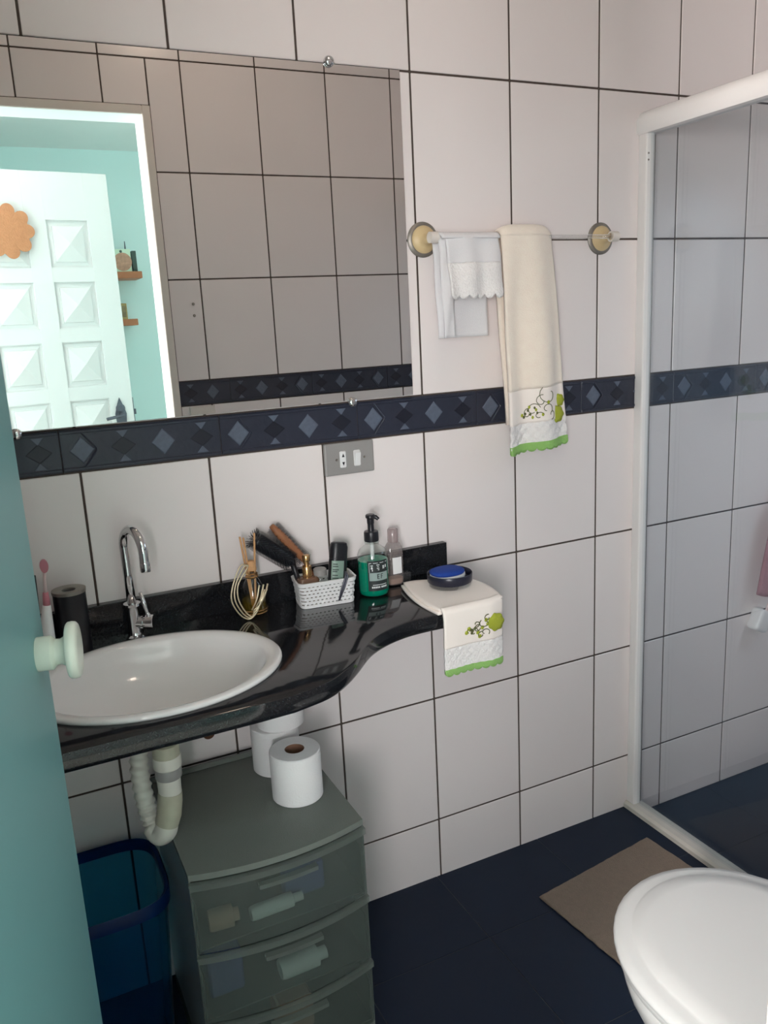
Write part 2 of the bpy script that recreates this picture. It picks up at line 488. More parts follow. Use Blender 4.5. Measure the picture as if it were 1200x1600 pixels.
# floors: navy tiles, dry part and sunken shower tray
def floor_slab(name, x0, x1, y0, y1, z, lx, ly, pitch, label):
    b = bm_new(); box(b, x0, x1, y0, y1, -.15, z - .001)
    o = obj(name, b, M['floor_grout']); struct(o, label)
    xs = []; k = math.floor((x0 - lx) / pitch)
    while lx + k * pitch < x1 - 1e-6:
        xs.append((max(x0, lx + k * pitch), min(x1, lx + (k + 1) * pitch))); k += 1
    ys = []; k = math.floor((y0 - ly) / pitch)
    while ly + k * pitch < y1 - 1e-6:
        ys.append((max(y0, ly + k * pitch), min(y1, ly + (k + 1) * pitch))); k += 1
    for p, q in xs:
        for s, t in ys:
            if q - p < .01 or t - s < .01: continue
            key = ('f', round(q - p, 4), round(t - s, 4))
            if key not in mesh_cache:
                bb = bm_new(); wx, wy = q - p - .0016, t - s - .0016
                box(bb, -wx / 2, wx / 2, -wy / 2, wy / 2, -.006, 0, .0006)
                bmesh.ops.recalc_face_normals(bb, faces=bb.faces[:])
                me = bpy.data.meshes.new('floor_tile'); bb.to_mesh(me); bb.free(); me.materials.append(M['floor_tile']); mesh_cache[key] = me
            place_tile(o, mesh_cache[key], Vector(((p + q) / 2, (s + t) / 2, z)) - o.location, 0, 'floor_tile')
    return o
floor_slab('floor', XL, XG, YF, YB, 0.0, .737, -.2506, .3175, 'dark navy tiled bathroom floor')
floor_slab('floor_shower', XG, XR, YF, YB, -.0385, .737, -.2506, .3175, 'dark navy tiled shower floor')
b = bm_new(); box(b, XL - .1, XR + .1, HALL_Y, YB + .1, ZC, ZC + .1)
struct(obj('ceiling', b, M['ceil']), 'plain white bathroom ceiling')

# door casing and jamb reveals
b = bm_new()
box(b, OPEN_X1, OPEN_X1 + TR_W, YF - .002, YF + .006, 0, OPEN_Z + TR_W, .002)
box(b, OPEN_X0 - TR_W, OPEN_X0, YF - .002, YF + .006, 0, OPEN_Z + TR_W, .002)
box(b, OPEN_X0, OPEN_X1, YF - .002, YF + .006, OPEN_Z, OPEN_Z + TR_W, .002)
struct(obj('trim_1', b, M['trim']), 'narrow beige casing around the bathroom doorway')
b = bm_new()
box(b, OPEN_X1, OPEN_X1 + TR_W, HALL_Y - .004, YF - .003, 0, OPEN_Z + TR_W)
box(b, OPEN_X0 - TR_W, OPEN_X0, HALL_Y - .004, YF - .003, 0, OPEN_Z + TR_W)
struct(obj('trim_2', b, M['white_paint']), 'white painted jamb of the bathroom doorway')

b = bm_new(); box(b, OPEN_X0, OPEN_X1, HALL_Y - .004, YF - .003, OPEN_Z, OPEN_Z + TR_W); struct(obj('trim_4', b, M['mint']), 'mint painted head of the bathroom doorway')

# the hall behind the doorway (seen in the mirror)
HX0, HX1, HY1, HZ = -1.50, 1.9, -3.22, 2.37
b = bm_new(); box(b, -.48, HX1 + .1, HY1 - .1, HY1, -.05, HZ); struct(obj('wall_hall_far', b, M['mint']), 'mint painted hall wall with wooden shelves')
b = bm_new(); box(b, HX1, HX1 + .1, HY1, HALL_Y, -.05, HZ); struct(obj('wall_hall_right', b, M['mint']))
b = bm_new()
box(b, HX0 - .1, HX0, -2.54, HALL_Y, -.05, 1.02); box(b, HX0 - .1, HX0, -2.54, HALL_Y, 1.98, HZ); box(b, HX0 - .1, HX0, -2.54, -2.365, 1.02, 1.98); box(b, HX0 - .1, HX0, -2.12, HALL_Y, 1.02, 1.98)  # gap in the wall left for the added hall fill
struct(obj('wall_hall_left', b, M['mint']))
FX0, FX1, FZ = -1.25, -.42, 2.12       # front doorway, in the wall piece left of the panelled leaf
b = bm_new()
box(b, HX0, FX0, -2.44, -2.36, -.05, HZ); box(b, FX1, -.40, -2.44, -2.36, -.05, HZ); box(b, FX0, FX1, -2.44, -2.36, FZ, HZ)
box(b, -.48, -.40, HY1, -2.44, -.05, HZ)
struct(obj('wall_hall_entry', b, M['mint']), 'mint wall with the front doorway of the hall')
b = bm_new()
box(b, HX0, OPEN_X0 - TR_W, HALL_Y - .004, HALL_Y + .004, 0, HZ); box(b, OPEN_X1 + TR_W, HX1, HALL_Y - .004, HALL_Y + .004, 0, HZ)
box(b, OPEN_X0 - TR_W, OPEN_X1 + TR_W, HALL_Y - .004, HALL_Y + .004, OPEN_Z + TR_W, HZ)
struct(obj('wall_hall_near', b, M['mint']))
b = bm_new(); box(b, HX0 - .1, HX1 + .1, HY1 - .1, HALL_Y + .004, HZ, HZ + .1); struct(obj('ceiling_hall', b, M['white_paint']), 'white hall ceiling')
b = bm_new(); box(b, HX0 - .6, HX1 + .1, HY1 - .1, YF, -.1, -.001); struct(obj('floor_hall', b, M['marble']), 'pale hall floor')

# ---------------------------------------------------------------- bathroom door, mint green, half in view, with its round knob
hinge = Vector((-.268, -1.238, 0)); free = Vector((-.119, -.548, 0))
dv = (free - hinge).normalized(); nv = Vector((dv.y, -dv.x, 0))       # nv: towards the camera side
dl = (free - hinge).length
door = empty_struct('door_1', hinge, 'mint green painted bathroom door, opened inwards')
dm = Matrix((dv, -nv, Vector((0, 0, 1)))).transposed().to_4x4(); dm.translation = hinge
b = bm_new(); box(b, 0, dl, 0, .035, .012, 2.07, .003, 2, mat=dm); obj('door_leaf', b, M['mint_door'], door)
kp = hinge + dv * (dl - .056) + Vector((0, 0, 1.034))
b = bm_new()
prof = [(.0205, -.001), (.0215, .001), (.0215, .018), (.0200, .0195), (.0165, .0225), (.0160, .028), (.0185, .0325), (.024, .0352), (.0335, .0365), (.0355, .0385), (.0360, .043), (.0352, .0475), (.033, .0495), (.020, .0505), (.001, .0507)]
lathe(b, prof, None, 40, mat=axis_mat(kp, nv)); obj('knob', b, M['knob'], door, autosmooth=40, label='round ivory door knob')

b = bm_new(); box(b, -.455, -.398, -2.362, -2.285, 0, 2.19, .003); box(b, -1.30, -1.243, -2.362, -2.335, 0, 2.19, .003); box(b, -1.243, -.455, -2.362, -2.335, 2.12, 2.19, .003)  # deep casing added out of view, keeps grazing light off the panelled leaf
struct(obj('trim_5', b, M['white_paint']), 'white casing added out of view to shade the panelled hall door')
# white panelled front door, standing open in the hall (seen in the mirror)
d2 = empty_struct('door_2', (-.40, -2.44, 0), 'white panelled front door seen in the mirror')
PX = [(-.325, -.150), (-.062, .113), (.200, .375)]; PZ = [(1.914 - .262 * k - .200, 1.914 - .262 * k) for k in range(7)]
yf = -2.422
b = bm_new(); box(b, -.395, .482, yf - .040, yf - .014, .01, 2.113); obj('door_core', b, M['door_paint'], d2)
b = bm_new(); xe = [-.395] + [v for p in PX for v in p] + [.482]
for i in range(0, len(xe), 2): box(b, xe[i], xe[i + 1], yf - .016, yf, .01, 2.113, .002)
ze = [2.113] + [v for p in PZ for v in (p[1], p[0])] + [.01]
for i in range(0, len(ze), 2):
    for p in PX: box(b, p[0] - .003, p[1] + .003, yf - .016, yf - .0004, ze[i + 1], ze[i])
obj('stiles_and_rails', b, M['door_paint'], d2)
def pyr(bb):
    hw, hh = .0835, .0935
    r1 = [(-hw, -hh), (hw, -hh), (hw, hh), (-hw, hh)]
    loops(bb, [[Vector((x, 0, z)) for x, z in r1], [Vector((x * .80, .004, z * .82)) for x, z in r1], [Vector((x * .78, .010, z * .80)) for x, z in r1], [Vector((x * .04, .034, z * .04)) for x, z in r1]])
for p in PX:
    for z in PZ:
        o = bpy.data.objects.new('panel', cached('pyramid_panel', pyr, M['door_paint'])); COL.objects.link(o); o.parent = d2
        o.location = Vector(((p[0] + p[1]) / 2, yf - .0145, (z[0] + z[1]) / 2)) - Vector((-.40, -2.44, 0))
b = bm_new()
lathe(b, [(.020, 0), (.022, .006), (.012, .010)], None, 20, mat=axis_mat((.420, yf, 1.075), (0, 1, 0)))
prism(b, [(.398, yf, 1.00), (.442, yf, 1.00), (.446, yf, 1.05), (.436, yf, 1.085), (.426, yf, 1.11), (.420, yf, 1.125), (.414, yf, 1.11), (.404, yf, 1.085), (.394, yf, 1.05)], (0, .006, 0))
tube(b, [(.420, yf, 1.045), (.420, yf + .045, 1.045), (.400, yf + .052, 1.043), (.34, yf + .052, 1.035)], .008, 8)
obj('door_handle', b, M['iron'], d2)
b = bm_new(); box(b, .481, .487, yf - .03, yf - .008, .99, 1.12); box(b, .486, .497, yf - .024, yf - .012, 1.04, 1.065); obj('latch', b, M['iron'], d2)

d2.rotation_euler = (0, 0, math.radians(-7)); d2.location = (-.393, -2.330, 0)

def disc_shape(bm, cx, cz, y0, y1, r0, lobes, depth, n=96):
    ring = []
    for i in range(n):
        a = 2 * math.pi * i / n
        r = r0 * (1 - depth + depth * abs(math.cos(a * lobes / 2)) ** .7)
        ring.append((cx + r * math.cos(a), cz + r * math.sin(a)))
    loops(bm, [[Vector((x, y0, z)) for x, z in ring], [Vector((x, y1, z)) for x, z in ring], [Vector((cx + (x - cx) * .55, y1 + .004, cz + (z - cz) * .55)) for x, z in ring]])
b = bm_new(); disc_shape(b, .030, 1.862, yf + .0205, yf + .027, .114, 9, .24)
bmesh.ops.rotate(b, cent=Vector((-.40, -2.44, 0)), matrix=Matrix.Rotation(math.radians(-7), 3, 'Z'), verts=b.verts[:]); bmesh.ops.translate(b, verts=b.verts[:], vec=Vector((.007, .110, 0)))
tag(obj('flower_ornament', b, M['orange']), 'orange-brown flower-shaped mat hung on the white panelled door', 'ornament')

# hall shelves with their cards and frame
for (x0, x1, z0, z1, y0, lab) in ((.30, .705, 1.700, 1.735, -3.02, 'wooden wall shelf holding a pale green card, in the hall'), (.36, .656, 1.457, 1.491, -3.02, 'shorter wooden wall shelf holding a gold frame, in the hall')):
    b = bm_new(); box(b, x0, x1, HY1 - .001, y0, z0, z1, .002)
    tag(obj('wall_shelf', b, M['shelf_wood']), lab, 'shelf')
t = thing('picture_card', (.60, -3.06, 1.735), 'pale green card with a round floral print on the hall shelf', 'card')
b = bm_new(); box(b, .53, .662, -3.075, -3.060, 1.7345, 1.852, .001); obj('card', b, M['card_green'], t)
b = bm_new(); lathe(b, [(.047, 0), (.047, .001)], None, 28, mat=axis_mat((.618, -3.060, 1.787), (0, 1, 0))); obj('print', b, M['card_pic'], t, label='round floral print')
b = bm_new(); lathe(b, [(.007, 0), (.007, .001)], None, 12, mat=axis_mat((.613, -3.060, 1.840), (0, 1, 0))); obj('dot', b, M['book_dark'], t)
b = bm_new(); box(b, .668, .690, -3.13, -3.055, 1.7345, 1.842, .001); tag(obj('book', b, M['book_dark']), 'thin dark green book standing beside the pale green card', 'book')
b = bm_new(); lathe(b, [(.010, 0), (.012, .02), (.006, .034), (.008, .05), (.002, .16)], (.645, -3.10, 1.735), 12); tag(obj('figurine', b, M['iron'], smooth=True), 'small dark figurine behind the pale green card on the shelf', 'figurine')
t = thing('photo_frame', (.585, -3.08, 1.491), 'small gold photo frame on the lower hall shelf', 'frame')
b = bm_new(); fm = Matrix.Translation((.578, -3.10, 1.4905)) @ Matrix.Rotation(math.radians(-35), 4, 'Z')
box(b, -.045, .045, -.008, .012, 0, .085, .002, mat=fm); obj('frame_border', b, M['gold'], t)
b = bm_new(); box(b, -.034, .034, .0115, .0135, .012, .073, mat=fm); obj('photo', b, M['photo'], t)

# ---------------------------------------------------------------- shower screen
sc = thing('shower_screen', (XG, -.6, 0), 'clear glass shower screen with white aluminium frame on a marble sill', 'shower screen')
b = bm_new(); box(b, 1.373, 1.3995, -.030, -.0005, .012, 1.835, .004, 2); obj('wall_profile', b, M['alu'], sc)
b = bm_new(); box(b, 1.399, 1.4025, -.028, -.004, .02, 1.82); obj('seal', b, M['steel_dull'], sc)
b = bm_new()
ring = [(-.016, .0), (-.021, .008), (-.020, .032), (-.012, .048), (.0, .053), (.014, .050), (.021, .038), (.021, .0)]
loops(b, [[Vector((1.3865 + x, -.0005, 1.822 + z)) for x, z in ring], [Vector((1.3865 + x, YF + .001, 1.822 + z)) for x, z in ring]])
obj('top_rail', b, M['alu'], sc, autosmooth=50)
b = bm_new(); box(b, 1.386, 1.393, -.60, -.028, .016, 1.826); obj('fixed_pane', b, M['glass'], sc)
b = bm_new(); box(b, 1.374, 1.381, YF + .01, -.56, .02, 1.826); obj('sliding_pane', b, M['glass'], sc)
for z in (1.762, 1.777):
    b = bm_new(); lathe(b, [(.0026, 0), (.002, .0012)], None, 10, mat=axis_mat((1.379, -.030, z), (0, -1, 0))); obj('screw', b, M['steel_dull'], sc)
b = bm_new()
ring = [(-.034, -.04), (-.033, .012), (-.026, .018), (.012, .018), (.020, .012), (.021, -.04)]
loops(b, [[Vector((XG + x, -.0005, z)) for x, z in ring], [Vector((XG + x, YF + .001, z)) for x, z in ring]])
struct(obj('trim_3', b, M['marble']), 'pale marble sill under the shower screen')

# things hanging in the shower at the edge of view
t = thing('wash_cloth', (1.90, -.035, .56), 'dusty pink cloth hanging on the shower wall', 'cloth')
def cl(u, v):
    wv = .03 + .058 * v ** .8
    x = 1.916 + (u - .5) * 2 * wv
    return Vector((x, -.035 - .010 * math.sin(u * 9) * v - .008 * (1 - v), .86 - .29 * v - .01 * math.sin(u * 7)))
b = bm_new(); grid(b, cl, 16, 16); solidify(obj('cloth', b, M['pink'], t, smooth=True), .006)
b = bm_new(); tube(b, smooth_pts([(1.905, -.03, .85), (1.905, -.02, .885), (1.905, -.002, .89)], 4), .004, 8); obj('wall_hook', b, M['chrome'], t)
t = thing('bath_brush', (1.87, -.04, .44), 'white bath scrubber on a pale cord below the pink cloth', 'scrubber')
b = bm_new(); tube(b, smooth_pts([(1.892, -.040, .562), (1.880, -.040, .54), (1.868, -.035, .50)], 5), .004, 8); obj('cord', b, M['brush_pale'], t)
b = bm_new(); bmm = Matrix.Translation((1.862, -.030, .48)) @ Matrix.Rotation(math.radians(25), 4, 'Y'); box(b, -.026, .026, -.014, .029, -.034, .034, .010, 3, mat=bmm); obj('scrubber_head', b, M['white_plastic'], t, smooth=True)
b = bm_new(); box(b, .018, .045, -.010, .012, -.008, .012, .005, 2, mat=bmm); obj('grip', b, M['brush_pink'], t, smooth=True)

# ---------------------------------------------------------------- mirror
t = thing('mirror', (.24, -.006, 1.2505), 'large frameless wall mirror fixed with small domed caps', 'mirror')
MX0, MX1, MZ0, MZ1 = -.255, .7215, 1.2505, 1.917
b = bm_new(); box(b, MX0, MX1, -.0095, -.0002, MZ0, MZ1); obj('backing', b, M['mirror_edge'], t)
b = bm_new(); box(b, MX0 + .0004, MX1 - .0004, -.0102, -.0094, MZ0 + .0004, MZ1 - .0004); obj('mirror_glass', b, M['mirror'], t)
for (x, z) in ((.5633, 1.9205), (.5712, 1.2468), (-.102, 1.2464), (-.1, 1.9205)):
    b = bm_new(); lathe(b, [(.0105, 0), (.0108, .004), (.0095, .0075), (.006, .0098), (.0008, .0106)], None, 20, mat=axis_mat((x, -.0095, z), (0, -1, 0)))
    obj('mirror_cap', b, M['chrome'], t, smooth=True)

# ---------------------------------------------------------------- wall outlet and switch
t = thing('wall_outlet', (.557, -.006, 1.091), 'grey wall plate with a two-pin socket and a white rocker switch', 'outlet')
b = bm_new(); box(b, .499, .616, -.012, -.001, 1.0905, 1.1615, .003, 2); obj('plate', b, M['grey_plastic'], t)
b = bm_new(); box(b, .5325, .5475, -.0165, -.011, 1.1065, 1.1435, .003, 3); s_ = obj('socket', b, M['white_plastic'], t)
for dz in (-.0085, .0085):
    b = bm_new(); sg = 1 if dz > 0 else -1
    prism(b, [(.537, -.0164, 1.125 + dz - .003 * sg), (.543, -.0164, 1.125 + dz - .003 * sg), (.540, -.0164, 1.125 + dz + .005 * sg)], (0, -.0006, 0)); obj('pin_slot', b, M['black_plastic'], s_)
b = bm_new(); box(b, .566, .582, -.016, -.011, 1.107, 1.1425, .002); sw = obj('switch', b, M['white_plastic'], t)
b = bm_new(); prism(b, [(.5675, -.0155, 1.1085), (.5675, -.0155, 1.141), (.5675, -.021, 1.137)], (.013, 0, 0)); obj('rocker', b, M['white_plastic'], sw)
for x in (.5265, .5925):
    b = bm_new(); lathe(b, [(.0028, 0), (.0022, .0014)], None, 12, mat=axis_mat((x, -.012, 1.125), (0, -1, 0))); obj('screw', b, M['steel_dull'], t)

# plate and two plugs on the door wall, seen in the mirror
b = bm_new(); box(b, .487, .575, YF + .002, YF + .011, 1.045, 1.158, .003, 2); tag(obj('switch_plate', b, M['trim']), 'beige blank plate under the navy border by the doorway, in the mirror', 'wall plate')
for z in (1.502, 1.464):
    b = bm_new(); lathe(b, [(.005, 0), (.0042, .003), (.001, .0032)], None, 12, mat=axis_mat((.5355, YF + .0015, z), (0, 1, 0)))
    tag(obj('wall_plug', b, M['steel_dull']), ('upper' if z > 1.49 else 'lower') + ' of two small grey wall plugs in a tile by the doorway', 'wall plug', 'wall plugs in the door wall')

# ---------------------------------------------------------------- towel rail with two towels
rl = thing('towel_rail', (1.0, 0, 1.583), 'clear acrylic towel rail between two round cream and metal wall mounts', 'towel rail')
for x in (.7645, 1.2555):
    b = bm_new(); lathe(b, [(.0375, 0.0005), (.0375, .003), (.033, .007), (.030, .0075)], None, 36, mat=axis_mat((x, -.0015, 1.583), (0, -1, 0)))
    o1 = obj('mount_ring', b, M['steel_dull'], rl, autosmooth=40)
    b = bm_new(); lathe(b, [(.0298, .006), (.029, .009), (.022, .0125), (.0125, .017), (.0100, .026), (.0100, .046)], None, 32, mat=axis_mat((x, -.0015, 1.583), (0, -1, 0)))
    obj('cream_disc', b, M['cream_plastic'], o1, autosmooth=50)
    sgn = 1 if x < 1 else -1
    b = bm_new(); lathe(b, [(.0118, -.010), (.0122, .009), (.0085, .0095), (.0080, .004)], None, 24, mat=axis_mat((x, -.0515, 1.583), (sgn, 0, 0)), ends=(True, True)); obj('socket', b, M['trim'], o1, autosmooth=40)
b = bm_new(); tube(b, [(.770, -.0515, 1.583), (1.25, -.0515, 1.583)], .0055, 14); obj('rod', b, M['acrylic'], rl, smooth=True)

def towel_front(x0t, x1t, x0b, x1b, zt, zb, yb, wave, nwave, ph, tilt=0):
    def fn(u, v):
        xa = x0t + (x0b - x0t) * v; xb_ = x1t + (x1b - x1t) * v
        a = .25 + .75 * min(1, v * 1.6)
        y = yb - wave * a * (.5 + .5 * math.sin(u * nwave * 2 * math.pi + ph)) - .002 * math.sin(v * 9 + u * 5) + .6 * wave * abs(2 * u - 1) ** 4 * (1 - .85 * v)
        z = zt + (zb - zt) * v + tilt * v * (u - .5)
        return Vector((xa + (xb_ - xa) * u, y, z))
    return fn
def over_rod(x0, x1, yb_front, yb_back, zt, wob=.0):
    """short saddle over the rod"""
    def fn(u, v):
        a = math.pi * v
        ry = (yb_back - yb_front) / 2; cy = (yb_back + yb_front) / 2
        return Vector((x0 + (x1 - x0) * u, cy - ry * math.cos(a), zt + .012 * math.sin(a) + wob * math.sin(u * 8)))
    return fn
# cream towel
ct = thing('cream_towel', (1.02, -.055, 1.09), 'long cream terry towel with lime flowers and a lime lace hem', 'towel')
FT = towel_front(.934, 1.072, .932, 1.110, 1.590, 1.098, -.062, .026, 1.5, 2.2, .012)
def rng(fn, v0, v1): return lambda u, v: fn(u, v0 + (v1 - v0) * v)
b = bm_new(); grid(b, rng(FT, 0, .70), 36, 40); solidify(obj('front_fold', b, M['terry_cream'], ct, smooth=True), .009)
b = bm_new(); grid(b, rng(FT, .695, .86), 36, 14); bd = solidify(obj('embroidered_band', b, M['terry_band'], ct, smooth=True), .0075)
def lacefn(u, v):
    p = FT(u, .855 + .115 * v); p.y -= .0022 * math.sin(u * 40) * math.sin(v * 14); return p
b = bm_new(); grid(b, lacefn, 60, 16); solidify(obj('lace_band', b, M['lace'], ct, smooth=True), .006)
def hemfn(u, v):
    p = FT(u, .955 + .03 * v); p.z -= .007 * v * (abs(math.sin(u * 9 * math.pi)) ** .6); p.y -= .001; return p
b = bm_new(); grid(b, hemfn, 90, 3); solidify(obj('lime_hem', b, M['lime'], ct, smooth=True), .008)
BK = towel_front(.934, 1.072, .958, 1.083, 1.584, 1.16, -.020, .010, 1, 1.0)
def top_c(u, v):
    a, c = FT(u, .012), BK(u, .012); p = a.lerp(c, (1 - math.cos(math.pi * v)) / 2)
    p.z += .024 * math.sin(math.pi * v) - .012 * abs(2 * u - 1) ** 6 * math.sin(math.pi * v); return p
b = bm_new(); grid(b, top_c, 24, 14); solidify(obj('top_fold', b, M['terry_cream'], ct, smooth=True), .010)
b = bm_new(); grid(b, BK, 14, 14); solidify(obj('back_fold', b, M['terry_cream'], ct, smooth=True), .008)
def flower_disc(bm, c, r, n=48, lob=7):
    ring = []
    for i in range(n):
        a = 2 * math.pi * i / n; q = r * (1 + .06 * math.cos(a * lob))
        ring.append((q * math.cos(a), q * math.sin(a)))
    c = Vector(c)
    loops(bm, [[c + Vector((x, .001, z)) for x, z in ring], [c + Vector((x, -.0015, z)) for x, z in ring], [c + Vector((x * .5, -.0042, z * .5)) for x, z in ring]])
def swirl(bm, fn, u0, v0, ru, rv, a0, a1, r=.0009, off=.006, n=14):
    pts = []
    for i in range(n):
        a = a0 + (a1 - a0) * i / (n - 1); k = .35 + .65 * i / (n - 1)
        p = fn(u0 + ru * k * math.cos(a), v0 + rv * k * math.sin(a)); pts.append(p + Vector((0, -off, 0)))
    tube(bm, pts, r, 5)
for (u, v, r) in ((.79, .840, .0200), (.885, .778, .0150)):
    b = bm_new(); flower_disc(b, FT(u, v) + Vector((0, -.005, 0)), r); obj('lime_flower', b, M['olive'], ct, smooth=True)
b = bm_new()
for (u0, v0, ru, rv, a0, a1) in ((.62, .735, .16, .05, -1, 4), (.50, .76, .08, .03, 0, 5), (.40, .80, .09, .035, 1, 6), (.58, .80, .10, .03, 2, 7), (.33, .815, .06, .025, 0, 5), (.66, .83, .07, .025, 3, 8), (.47, .83, .06, .02, 1, 6)):
    swirl(b, FT, u0, v0, ru, rv, a0, a1, .0009, .0048)
for (u0, v0) in ((.28, .83), (.34, .80), (.42, .79), (.45, .815), (.30, .815), (.37, .82)):
    p = FT(u0, v0) + Vector((0, -.0045, 0)); rhs = .0036
    lathe(b, [(rhs, 0), (rhs * .5, .0012)], None, 8, mat=axis_mat(p, (0, -1, 0)))
obj('embroidery', b, M['thread'], bd)
b = bm_new()
for (u0, v0) in ((.25, .82), (.36, .785), (.44, .80), (.52, .825), (.60, .77), (.40, .835)):
    lathe(b, [(.0044, 0), (.0022, .0014)], None, 9, mat=axis_mat(FT(u0, v0) + Vector((0, -.0040, 0)), (0, -1, 0)))
obj('leaf_stitches', b, M['olive'], bd)['kind'] = 'stuff'
# white towel
wt = thing('white_towel', (.855, -.05, 1.37), 'short white hand towel with a scalloped lace edge on the rail', 'towel')
WB = towel_front(.774, .908, .778, .906, 1.580, 1.371, -.030, .008, 1.0, .6)
b = bm_new(); grid(b, WB, 24, 24); solidify(obj('back_fold', b, M['terry_white'], wt, smooth=True), .005)
WL = towel_front(.772, .806, .776, .804, 1.582, 1.372, -.060, .006, .5, 1.0)
b = bm_new(); grid(b, WL, 8, 24); solidify(obj('side_fold', b, M['terry_white'], wt, smooth=True), .005)
WF = towel_front(.784, .918, .792, .921, 1.582, 1.462, -.070, .011, 2, 2.8)
b = bm_new(); grid(b, rng(WF, 0, .45), 30, 12); solidify(obj('front_fold', b, M['terry_white'], wt, smooth=True), .005)
def wlace(u, v):
    p = WF(u, .44 + .56 * v); p.z -= .010 * v ** 2 * abs(math.sin(u * 6 * math.pi)) ** .7; return p
b = bm_new(); grid(b, wlace, 60, 14); solidify(obj('lace_edge', b, M['lace'], wt, smooth=True), .005)
b = bm_new(); grid(b, over_rod(.772, .918, -.074, -.030, 1.579), 18, 12); solidify(obj('top_fold', b, M['terry_white'], wt, smooth=True), .005)

# ---------------------------------------------------------------- granite counter with backsplash
ZT = .832
outl = [(-.447, -.002), (-.447, -.474), (-.2, -.476), (0, -.4765), (.18, -.476)] + [(p.x, p.y) for p in smooth_pts([(.24, -.4735, 0), (.307, -.456, 0), (.349, -.428, 0), (.390, -.389, 0), (.4413, -.334, 0), (.490, -.302, 0), (.543, -.2835, 0), (.590, -.279, 0), (.640, -.280, 0)], 4)] + [(.70, -.2805), (.745, -.279), (.768, -.270), (.783, -.252), (.789, -.225), (.790, -.12), (.790, -.002)]
def offset_loop(pts, d):
    out = []; n = len(pts)
    for i in range(n):
        a = Vector(pts[i - 1]); p = Vector(pts[i]); c = Vector(pts[(i + 1) % n])
        e1 = (p - a).normalized(); e2 = (c - p).normalized()
        n1 = Vector((-e1.y, e1.x)); n2 = Vector((-e2.y, e2.x)); nn = (n1 + n2).normalized()
        out.append(p + nn * d / max(.4, nn.dot(n1)))
    return out
BC = (.060, -.264); BA, BB_ = .222, .178
def counter(bm):
    prof = [(.004, 0), (.0012, -.0012), (0, -.005), (0, -.026), (.002, -.031), (.006, -.034)]
    R = []
    for d, dz in prof:
        R.append([bm.verts.new((p.x, p.y, ZT + dz)) for p in offset_loop(outl, d)])
    n = len(outl)
    for a, c in zip(R[:-1], R[1:]):
        for i in range(n):
            j = (i + 1) % n; bm.faces.new((a[i], a[j], c[j], c[i]))
    K = 48
    E1 = [[bm.verts.new((BC[0] + BA * .93 * math.cos(2 * math.pi * i / K), BC[1] + BB_ * .93 * math.sin(2 * math.pi * i / K), z)) for i in range(K)] for z in (ZT, ZT - .034)]
    for i in range(K):
        j = (i + 1) % K; bm.faces.new((E1[0][i], E1[0][j], E1[1][j], E1[1][i]))
    for ring, hole_ in ((R[0], E1[0]), (R[-1], E1[1])):
        ed = []
        for L_ in (ring, hole_):
            for i in range(len(L_)):
                a, c = L_[i], L_[(i + 1) % len(L_)]
                e = bm.edges.get((a, c)) or bm.edges.new((a, c)); ed.append(e)
        bmesh.ops.triangle_fill(bm, use_beauty=True, use_dissolve=False, edges=ed)
ctr = thing('sink_counter', (.2, -.2, .798), 'polished black granite counter with a curved front and low backsplash', 'counter')
b = bm_new(); counter(b); obj('slab', b, M['granite'], ctr, autosmooth=35)
b = bm_new(); box(b, -.447, .789, -.0205, -.0022, ZT - .001, .898, .0015, 2); obj('backsplash', b, M['granite'], ctr)

# oval basin
bs = thing('basin', (BC[0], BC[1], .70), 'white oval ceramic basin set into the black counter', 'sink')
b = bm_new()
prof = [(.92, .000), (.995, .000), (1.0, .003), (.996, .0062), (.980, .0085), (.94, .0085), (.895, .0066), (.865, .001), (.84, -.012), (.77, -.034), (.64, -.057), (.47, -.075), (.28, -.084), (.12, -.087), (.12, -.100), (.30, -.098), (.50, -.089), (.70, -.065), (.82, -.040), (.89, -.018), (.92, -.002)]
lathe(b, [(r, h) for r, h in prof], (BC[0], BC[1], ZT), 64, BA, BB_, ends=(False, False)); 
bmesh.ops.remove_doubles(b, verts=b.verts[:], dist=1e-6)
obj('bowl', b, M['ceramic'], bs, smooth=True)
b = bm_new(); lathe(b, [(.0255, -.101), (.0255, -.0845), (.023, -.0835), (.018, -.0855), (.001, -.086)], (BC[0], BC[1], ZT), 24); obj('drain', b, M['chrome'], bs, autosmooth=40)

# faucet
fx, fy = .0575, -.056
fa = thing('faucet', (fx, fy, ZT), 'chrome gooseneck faucet with a side lever behind the basin', 'faucet')
b = bm_new(); lathe(b, [(.020, -.0005), (.020, .004), (.014, .007), (.0125, .012), (.0125, .050), (.0115, .064), (.0165, .066), (.0165, .0705), (.011, .072)], (fx, fy, ZT), 28); obj('body', b, M['chrome'], fa, autosmooth=40)
def arc_spout():
    pts = [Vector((fx, fy, ZT + .070)), Vector((fx - .001, fy, ZT + .13)), Vector((fx - .002, fy, ZT + .185))]
    d = Vector((.30, -.954, 0)).normalized(); R_ = .040; c0 = Vector((fx - .002, fy, ZT + .185))
    for i in range(1, 15):
        a = math.pi * i / 14
        pts.append(c0 + d * (R_ - R_ * math.cos(a)) + Vector((0, 0, R_ * math.sin(a))))
    e = pts[-1]; pts += [e + Vector((0, 0, -.015)), e + d * .001 + Vector((0, 0, -.032))]
    return pts
b = bm_new(); sp = arc_spout(); tube(b, sp, .0088, 16); o1 = obj('spout', b, M['chrome'], fa, smooth=True)
b = bm_new(); lathe(b, [(.0094, 0), (.0098, .002), (.0098, .016), (.0094, .018)], None, 20, mat=axis_mat(sp[-1] + Vector((0, 0, -.002)), (0, 0, 1))); obj('aerator', b, M['chrome'], o1, autosmooth=40)
vd = Vector((.90, -.44, 0)).normalized(); vc = Vector((fx, fy, ZT + .030))
